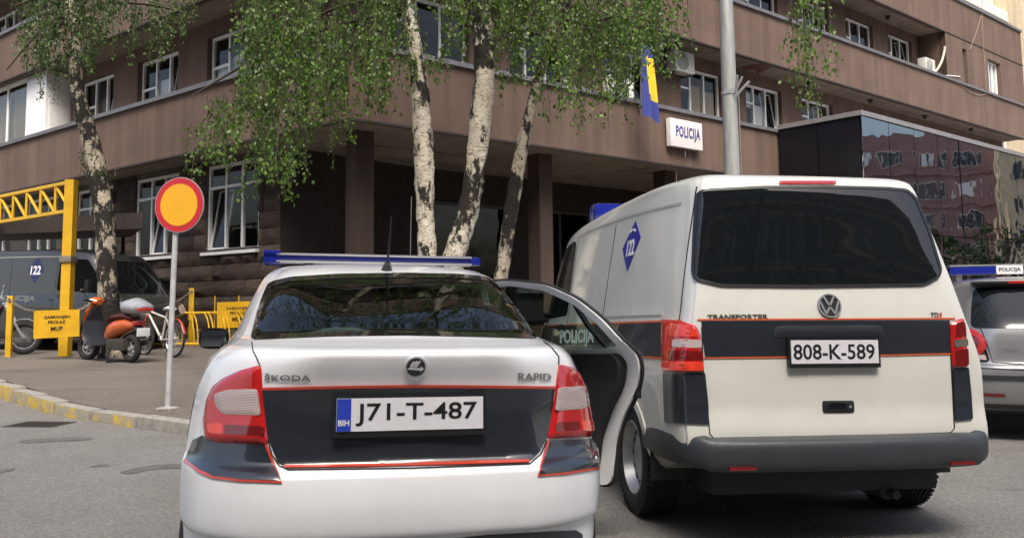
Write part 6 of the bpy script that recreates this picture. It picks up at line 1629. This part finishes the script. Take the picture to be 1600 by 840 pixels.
class Tree:
    def __init__(s, name, base, label, group, leaf):
        s.root = empty(name, base, trng.uniform(0, 0), label, 'tree', group); s.base = Vector(base); s.lv = []; s.lf = []; s.tw = MB(); s.leaf = leaf; s.rng = random.Random(hash(label) % 1000 if False else len(label)*7+int(base[0]*13))
    def trunk(s, pts, rs, name='trunk', mat=None, n=18):
        P = [Vector(p)-s.base for p in pts]
        # resample and add knobbly radius
        k = 7; Q = crom(np.array([tuple(p) for p in P]), k, False); R_ = crom(np.array([[r, 0, 0] for r in rs]), k, False)[:, 0]
        q = MB(); q.tube([Vector(x) for x in Q], [max(.008, r) for r in R_], n)
        r_ = s.rng; vs = []
        for i, v in enumerate(q.v[:]):
            ring = i//n; c = Vector(Q[min(ring, len(Q)-1)]); d = Vector(v)-c
            f = 1+.07*math.sin(ring*1.7+(i % n)*.9)+.05*math.sin(ring*.6+(i % n)*2.1); vs.append(tuple(c+d*f))
        q.v = vs
        return q.build(name, mat or m_bark, s.root, ang=60)
    def add_leaf(s, p, size):
        r = s.rng; d = Vector((r.gauss(0, .5), r.gauss(0, .5), -1)).normalized(); sd_ = d.cross(Vector((r.gauss(0, 1), r.gauss(0, 1), r.gauss(0, .4)))).normalized()
        L = size*r.uniform(.5, 1.3); W = L*.40; k = len(s.lv); bend = d.cross(sd_)*L*r.uniform(-.18, .18)
        s.lv += [p, p+d*L*.42+sd_*W+bend, p+d*L, p+d*L*.42-sd_*W+bend]; s.lf += [(k, k+1, k+2), (k, k+2, k+3)]
    def strand(s, start, length, dens=46, size=.05, drift=None, side=.036):
        """a drooping twig with leaves on short side stems"""
        r = s.rng; p = Vector(start)-s.base; drift = drift or Vector((r.gauss(0, .12), r.gauss(0, .12), 0)); n = max(3, int(length/.12)); pts = [p.copy()]
        v = Vector((drift.x, drift.y, -.55))
        for i in range(n):
            v = (v*.8+Vector((drift.x*.15+r.gauss(0, .07), drift.y*.15+r.gauss(0, .07), -.28))).normalized(); p = p+v*(length/n); pts.append(p.copy())
        s.tw.tube(pts, [.0075-.005*i/n for i in range(n+1)], 3, cap=False)
        for _ in range(int(dens*length)):
            t = r.random(); i = min(n-1, int(t*n)); q = pts[i].lerp(pts[i+1], t*n-i)+Vector((r.gauss(0, side), r.gauss(0, side), r.gauss(-.02, side*.6))); s.add_leaf(q, size)
    def limb(s, a, b, r0, r1=.012, sag=.2):
        a, b = Vector(a)-s.base, Vector(b)-s.base; m1 = a.lerp(b, .35)+Vector((0, 0, sag)); m2 = a.lerp(b, .7)+Vector((0, 0, sag*.8))
        P = chaik([a, m1, m2, b], 2); s.tw.tube(P, [r0+(r1-r0)*i/(len(P)-1) for i in range(len(P))], 6); return [p+s.base for p in P]
    def clump(s, c, rad_, n, length, dens=46, size=.05):
        r = s.rng
        for _ in range(n):
            o = Vector((r.gauss(0, rad_[0]), r.gauss(0, rad_[1]), r.gauss(0, rad_[2]))); s.strand(Vector(c)+o, length*r.uniform(.55, 1.3), dens, size)
    def finish(s):
        s.tw.build('branches', m_twig, s.root, ang=60)['kind'] = 'stuff'
        me = bpy.data.meshes.new('crown'); me.from_pydata([tuple(p) for p in s.lv], [], s.lf); link('crown', me, s.leaf, s.root)
def trunk_px(tr, pts, Y, k=1.0):
    P = [at_y(x, y, Y+(dy if len(pts[0]) > 3 else 0)) for x, y, w, *dy_ in pts for dy in [dy_[0] if dy_ else 0]]; R_ = [w*.94/2/F_PX*Y*k for x, y, w, *_ in pts]; return P, R_
TY = 11.5
def base_of(px, Y): 
    x = at_y(px, 600, Y).x; return Vector((x, Y, zwalk(x, Y)-.02))
def birch(base_px, Y, pts, label, leaf=m_leafA, bark=None, top=(0, 0, 0, 0), group='birch trees in front of the building'):
    b = base_of(base_px, Y); t = Tree('birch_tree', b, label, group, leaf)
    P, R_ = trunk_px(t, pts, Y); P = [b+Vector((0, 0, -.05)), b+Vector((0, 0, .25))]+P; R_ = [R_[0]*1.45, R_[0]*1.15]+R_
    d = (P[-1]-P[-2]).normalized(); d = (d+Vector((0, 0, .6))).normalized(); hgt = top[3] or 6
    for k in range(1, 5): P.append(P[-1]+d*(hgt/4)+Vector((trng.gauss(0, .12), trng.gauss(0, .12), 0))); R_.append(max(.02, R_[-1]*.72))
    t.trunk(P, R_, mat=bark); t.P = P; return t
T1 = birch(668, TY, [(668, 470, 33), (667, 392, 31), (664, 320, 30), (662, 235, 34), (655, 130, 28), (645, 60, 25), (632, 0, 21)], 'slender birch with upright mottled trunk, leftmost stem of the clump by the porch')
T2 = birch(694, TY+.15, [(697, 470, 38), (712, 392, 36), (728, 345, 34), (742, 270, 34), (752, 180, 37), (757, 100, 35), (754, 40, 34), (750, 0, 31)], 'stout birch with bright white curved trunk, middle stem of the clump')
T3 = birch(770, TY+.5, [(776, 470, 23), (786, 415, 22), (796, 345, 23), (806, 285, 23), (818, 220, 21), (833, 155, 17), (848, 95, 14), (868, 35, 12), (885, -30, 10)], 'thin birch leaning right with dark scaly bark beside the porch column', bark=m_bark3)
T4 = birch(172, 15.7, [(170, 470, 31), (166, 400, 32), (164, 340, 32), (155, 290, 30), (147, 240, 29), (130, 180, 25), (120, 135, 20), (118, 80, 20), (113, 30, 18), (108, 0, 17)], 'gnarled birch with ivy shoots behind the orange scooter', m_leafB, m_bark4)
def zone(t, pts, Y, n, length, dens, size=.052, sy=.7, jit=10):
    """strands starting at pixel points (random along the polyline pts), at depth Y"""
    r = t.rng
    for _ in range(max(2, int(n*.76))):
        i = r.randrange(len(pts)-1); a = r.random(); x = pts[i][0]+(pts[i+1][0]-pts[i][0])*a+r.gauss(0, jit); y = pts[i][1]+(pts[i+1][1]-pts[i][1])*a+r.gauss(0, jit)
        t.strand(at_y(x, y, Y+r.gauss(0, sy)), length*r.uniform(.55, 1.45), dens*1.12, size)
# left-hand hanging mass (from the first two stems)
m_ = [at_y(648, 30, TY), at_y(650, -60, TY)]
for (tp_, e, Y) in ((T1, (470, 40), 11.0), (T1, (380, -30), 10.8), (T1, (520, 110), 11.2), (T1, (330, -60), 11.0), (T2, (560, -80), 10.8), (T1, (300, 150), 10.9)):
    L_ = tp_.limb(at_y(640, 20 if e[1] > 0 else -70, TY), at_y(*e, Y), .035, .01, .25)
zone(T1, [(375, -40), (440, -30), (560, -40), (620, -30)], 11.1, 120, 1.0, 60)
zone(T1, [(385, 30), (450, 20), (520, 30), (590, 40)], 11.0, 90, .9, 60)
zone(T1, [(370, 90), (430, 80), (490, 90), (530, 90)], 10.9, 60, .8, 55)
zone(T1, [(330, 150), (380, 140), (430, 150), (480, 160)], 10.8, 44, .65, 52)
zone(T1, [(295, 195), (340, 185), (400, 195), (450, 200)], 10.7, 24, .5, 46, jit=8)
zone(T1, [(385, 215), (430, 215), (460, 225)], 10.8, 20, .6, 46, jit=8)
zone(T1, [(490, 180), (540, 190)], 10.9, 7, .45, 36, jit=8)
zone(T1, [(570, 60), (590, 90), (630, 40)], 10.9, 22, .7, 46, jit=10)
zone(T1, [(680, 80), (690, 100)], 11.0, 10, .35, 46, jit=6)
# right-hand mass
for (e, Y) in (((960, 60), 11.4), ((1010, -30), 11.2), ((900, -90), 11.3), ((1040, 30), 11.0), ((820, -60), 11.2)): T3.limb(at_y(850, 90 if e[1] > 0 else -20, TY+.5), at_y(*e, Y), .028, .008, .3)
zone(T3, [(790, -50), (860, -50), (960, -40), (1040, -40)], 11.3, 110, .9, 58)
zone(T3, [(780, 0), (860, 20), (940, 10), (1030, 0)], 11.2, 80, .75, 56)
zone(T3, [(840, 60), (900, 50), (970, 60)], 11.1, 56, .6, 54)
zone(T3, [(880, 90), (940, 100), (980, 95)], 11.0, 32, .5, 50)
zone(T3, [(880, 145), (935, 125), (910, 165)], 11.1, 8, .3, 40, jit=5)
zone(T3, [(895, 180), (902, 172)], 11.1, 2, .2, 60, jit=3)
zone(T3, [(780, 30), (810, 70), (820, 110)], 11.4, 12, .45, 40)
zone(T3, [(830, 120), (850, 170)], 11.6, 6, .3, 36)
zone(T2, [(680, -60), (760, -70), (820, -40)], 11.2, 50, .7, 50)
zone(T2, [(690, 10), (720, 30)], 11.2, 10, .4, 40)
# thin strands further right
zone(T3, [(1065, -60), (1075, -55)], 10.6, 4, .9, 46, jit=5); zone(T3, [(1245, -50), (1275, -50)], 10.4, 16, .95, 52, jit=9); zone(T3, [(1250, 10), (1262, 40)], 10.4, 7, .8, 44, jit=5); zone(T3, [(1235, 0), (1237, 5)], 10.4, 2, .6, 30, jit=2); zone(T3, [(1262, 40), (1264, 60)], 10.4, 4, .85, 30, jit=3)
T3.limb(at_y(868, 30, TY+.5), at_y(1080, -110, 10.8), .03, .012, .4); T3.limb(at_y(1080, -110, 10.8), at_y(1265, -70, 10.4), .012, .006, .15)
# left birch
for (e, Y) in (((20, 10), 15.2), ((220, -20), 15.2), ((60, 110), 15.3), ((290, 20), 15.0), ((10, 110), 15.2)): T4.limb(at_y(114, 20, 15.7), at_y(*e, Y), .04, .012, .2)
zone(T4, [(30, -20), (100, -30), (200, -25), (300, -20)], 15.3, 100, .9, 46, .06)
zone(T4, [(40, 20), (90, 20), (170, 10), (290, 5)], 15.2, 55, .7, 44, .06)
zone(T4, [(25, 40), (50, 55), (75, 60)], 15.2, 14, .6, 42, .06, jit=7); zone(T4, [(60, 80), (80, 70), (100, 90)], 15.2, 10, .55, 42, .06, jit=7)
zone(T4, [(100, 40), (130, 60), (150, 40)], 15.4, 20, .5, 40, .06)
zone(T4, [(125, 235), (150, 255), (165, 250)], 15.5, 16, .25, 50, .05, jit=8); zone(T4, [(60, 130), (80, 145), (105, 155)], 15.4, 6, .15, 40, .045, jit=4)
# unseen upper crowns (they shade the cars and show in the rear windows)
for t, P0, n in ((T1, at_y(600, -260, 11.0), 50), (T2, at_y(740, -420, 11.3), 55), (T3, at_y(930, -260, 11.2), 55), (T4, at_y(130, -220, 15.3), 50)): t.clump(P0, (1.5, 1.3, 1.1), n, 1.1, 34, .075)
for t, c, rr, n in ((T1, (-2.2, 10.2, 10.3), (1.7, 1.6, 1.5), 190), (T2, (-.8, 10.2, 11.8), (1.8, 1.8, 1.8), 190), (T3, (1.6, 10.6, 10.5), (1.5, 1.5, 1.4), 80), (T1, (-4.0, 10.5, 8.6), (1.2, 1.4, .9), 60), (T4, (-8.2, 14.6, 9.5), (1.8, 1.4, 1.2), 60)):
    for k in range(6): t.limb(Vector(t.P[-3 + k % 3]), Vector(c)+Vector((trng.gauss(0, rr[0]), trng.gauss(0, rr[1]), trng.gauss(0, .6))), .03, .01, .2)
    t.clump(c, rr, n, 1.2, 34, .08)
for t in (T1, T2, T3, T4): t.finish()
# trees behind and beside the viewer, mirrored in the glass
def street_tree(x, y, h, R_, n, label, leaf, dens=26, size=.085):
    b = Vector((x, y, zroad(x, y))); t = Tree('street_tree', b, label, 'trees across the street', leaf)
    t.trunk([b+Vector((0, 0, -.05)), b+Vector((.05, 0, h*.3)), b+Vector((-.05, .1, h*.6)), b+Vector((0, 0, h*.92))], [.2, .16, .12, .04], mat=m_twig)
    for k in range(9):
        a = 2.4*k; e = b+Vector((math.cos(a)*R_*.8, math.sin(a)*R_*.8, h*(.5+.05*k))); L_ = t.limb(b+Vector((0, 0, h*(.35+.05*k))), e, .06, .015, .3)
    for k in range(n):
        a = t.rng.uniform(0, 6.283); rr = R_*math.sqrt(t.rng.random()); zz = h*(.42+.55*t.rng.random()*(1-.35*(rr/R_)**2))
        t.strand(b+Vector((math.cos(a)*rr, math.sin(a)*rr, zz)), t.rng.uniform(.6, 1.4), dens, size)
    t.finish(); return t
street_tree(-3.4, -3.2, 9.5, 3.4, 190, 'tall birch on the near kerb behind the parked sedan', m_leafA)
street_tree(7.2, -5.5, 12.5, 4.6, 300, 'bushy tree on the near kerb behind the parked van', m_leafC, 26, .11)
for k, (x, y) in enumerate(((58, 22), (60, 30), (57, 38), (61, 45))): street_tree(x, y, 7.5+k % 2, 4.5, 70, ['round street tree facing the glass annex', 'broad street tree facing the glass annex', 'low street tree facing the glass annex', 'end street tree facing the glass annex'][k], m_leafC, 22, .30)

# grit and dead leaves gathered along the kerb and round the sign foot
gm = MB(); gr = random.Random(5)
def grit(x, y, z, s_):
    a = gr.uniform(0, 6.28); c, d = math.cos(a)*s_, math.sin(a)*s_
    gm.add([(x+c, y+d, z), (x-d*.8, y+c*.8, z), (x-c, y-d*.7, z), (x+d, y-c, z), (x+c*.1, y+d*.1, z+s_*gr.uniform(.3, .9))], [[0, 1, 4], [1, 2, 4], [2, 3, 4], [3, 0, 4]])
for p, d in arc_pts([tuple(x) for x in KS], .02):
    if -9 < p.x < 1 and gr.random() < .5:
        q_ = Vector((-d.y, d.x)); o_ = -abs(gr.gauss(0, .09)) if gr.random() < .55 else KW+abs(gr.gauss(0, .35)); x, y = p.x+q_.x*o_, p.y+q_.y*o_
        grit(x, y, zroad(x, y) if o_ < 0 else zwalk(x, y)-.006, gr.uniform(.006, .017))
sx_, sy_ = rsn.location.x, rsn.location.y
for _ in range(160):
    x, y = sx_+gr.gauss(.1, .35), sy_+gr.gauss(-.05, .16); grit(x, y, zwalk(x, y)-.006, gr.uniform(.006, .022))
go_ = gm.build('grit', M('grit', (.17, .15, .12), .95, var=.4, vscale=30), ang=None); tag(go_, 'loose grit and dead leaves gathered along the kerb', 'grit', None, 'stuff')
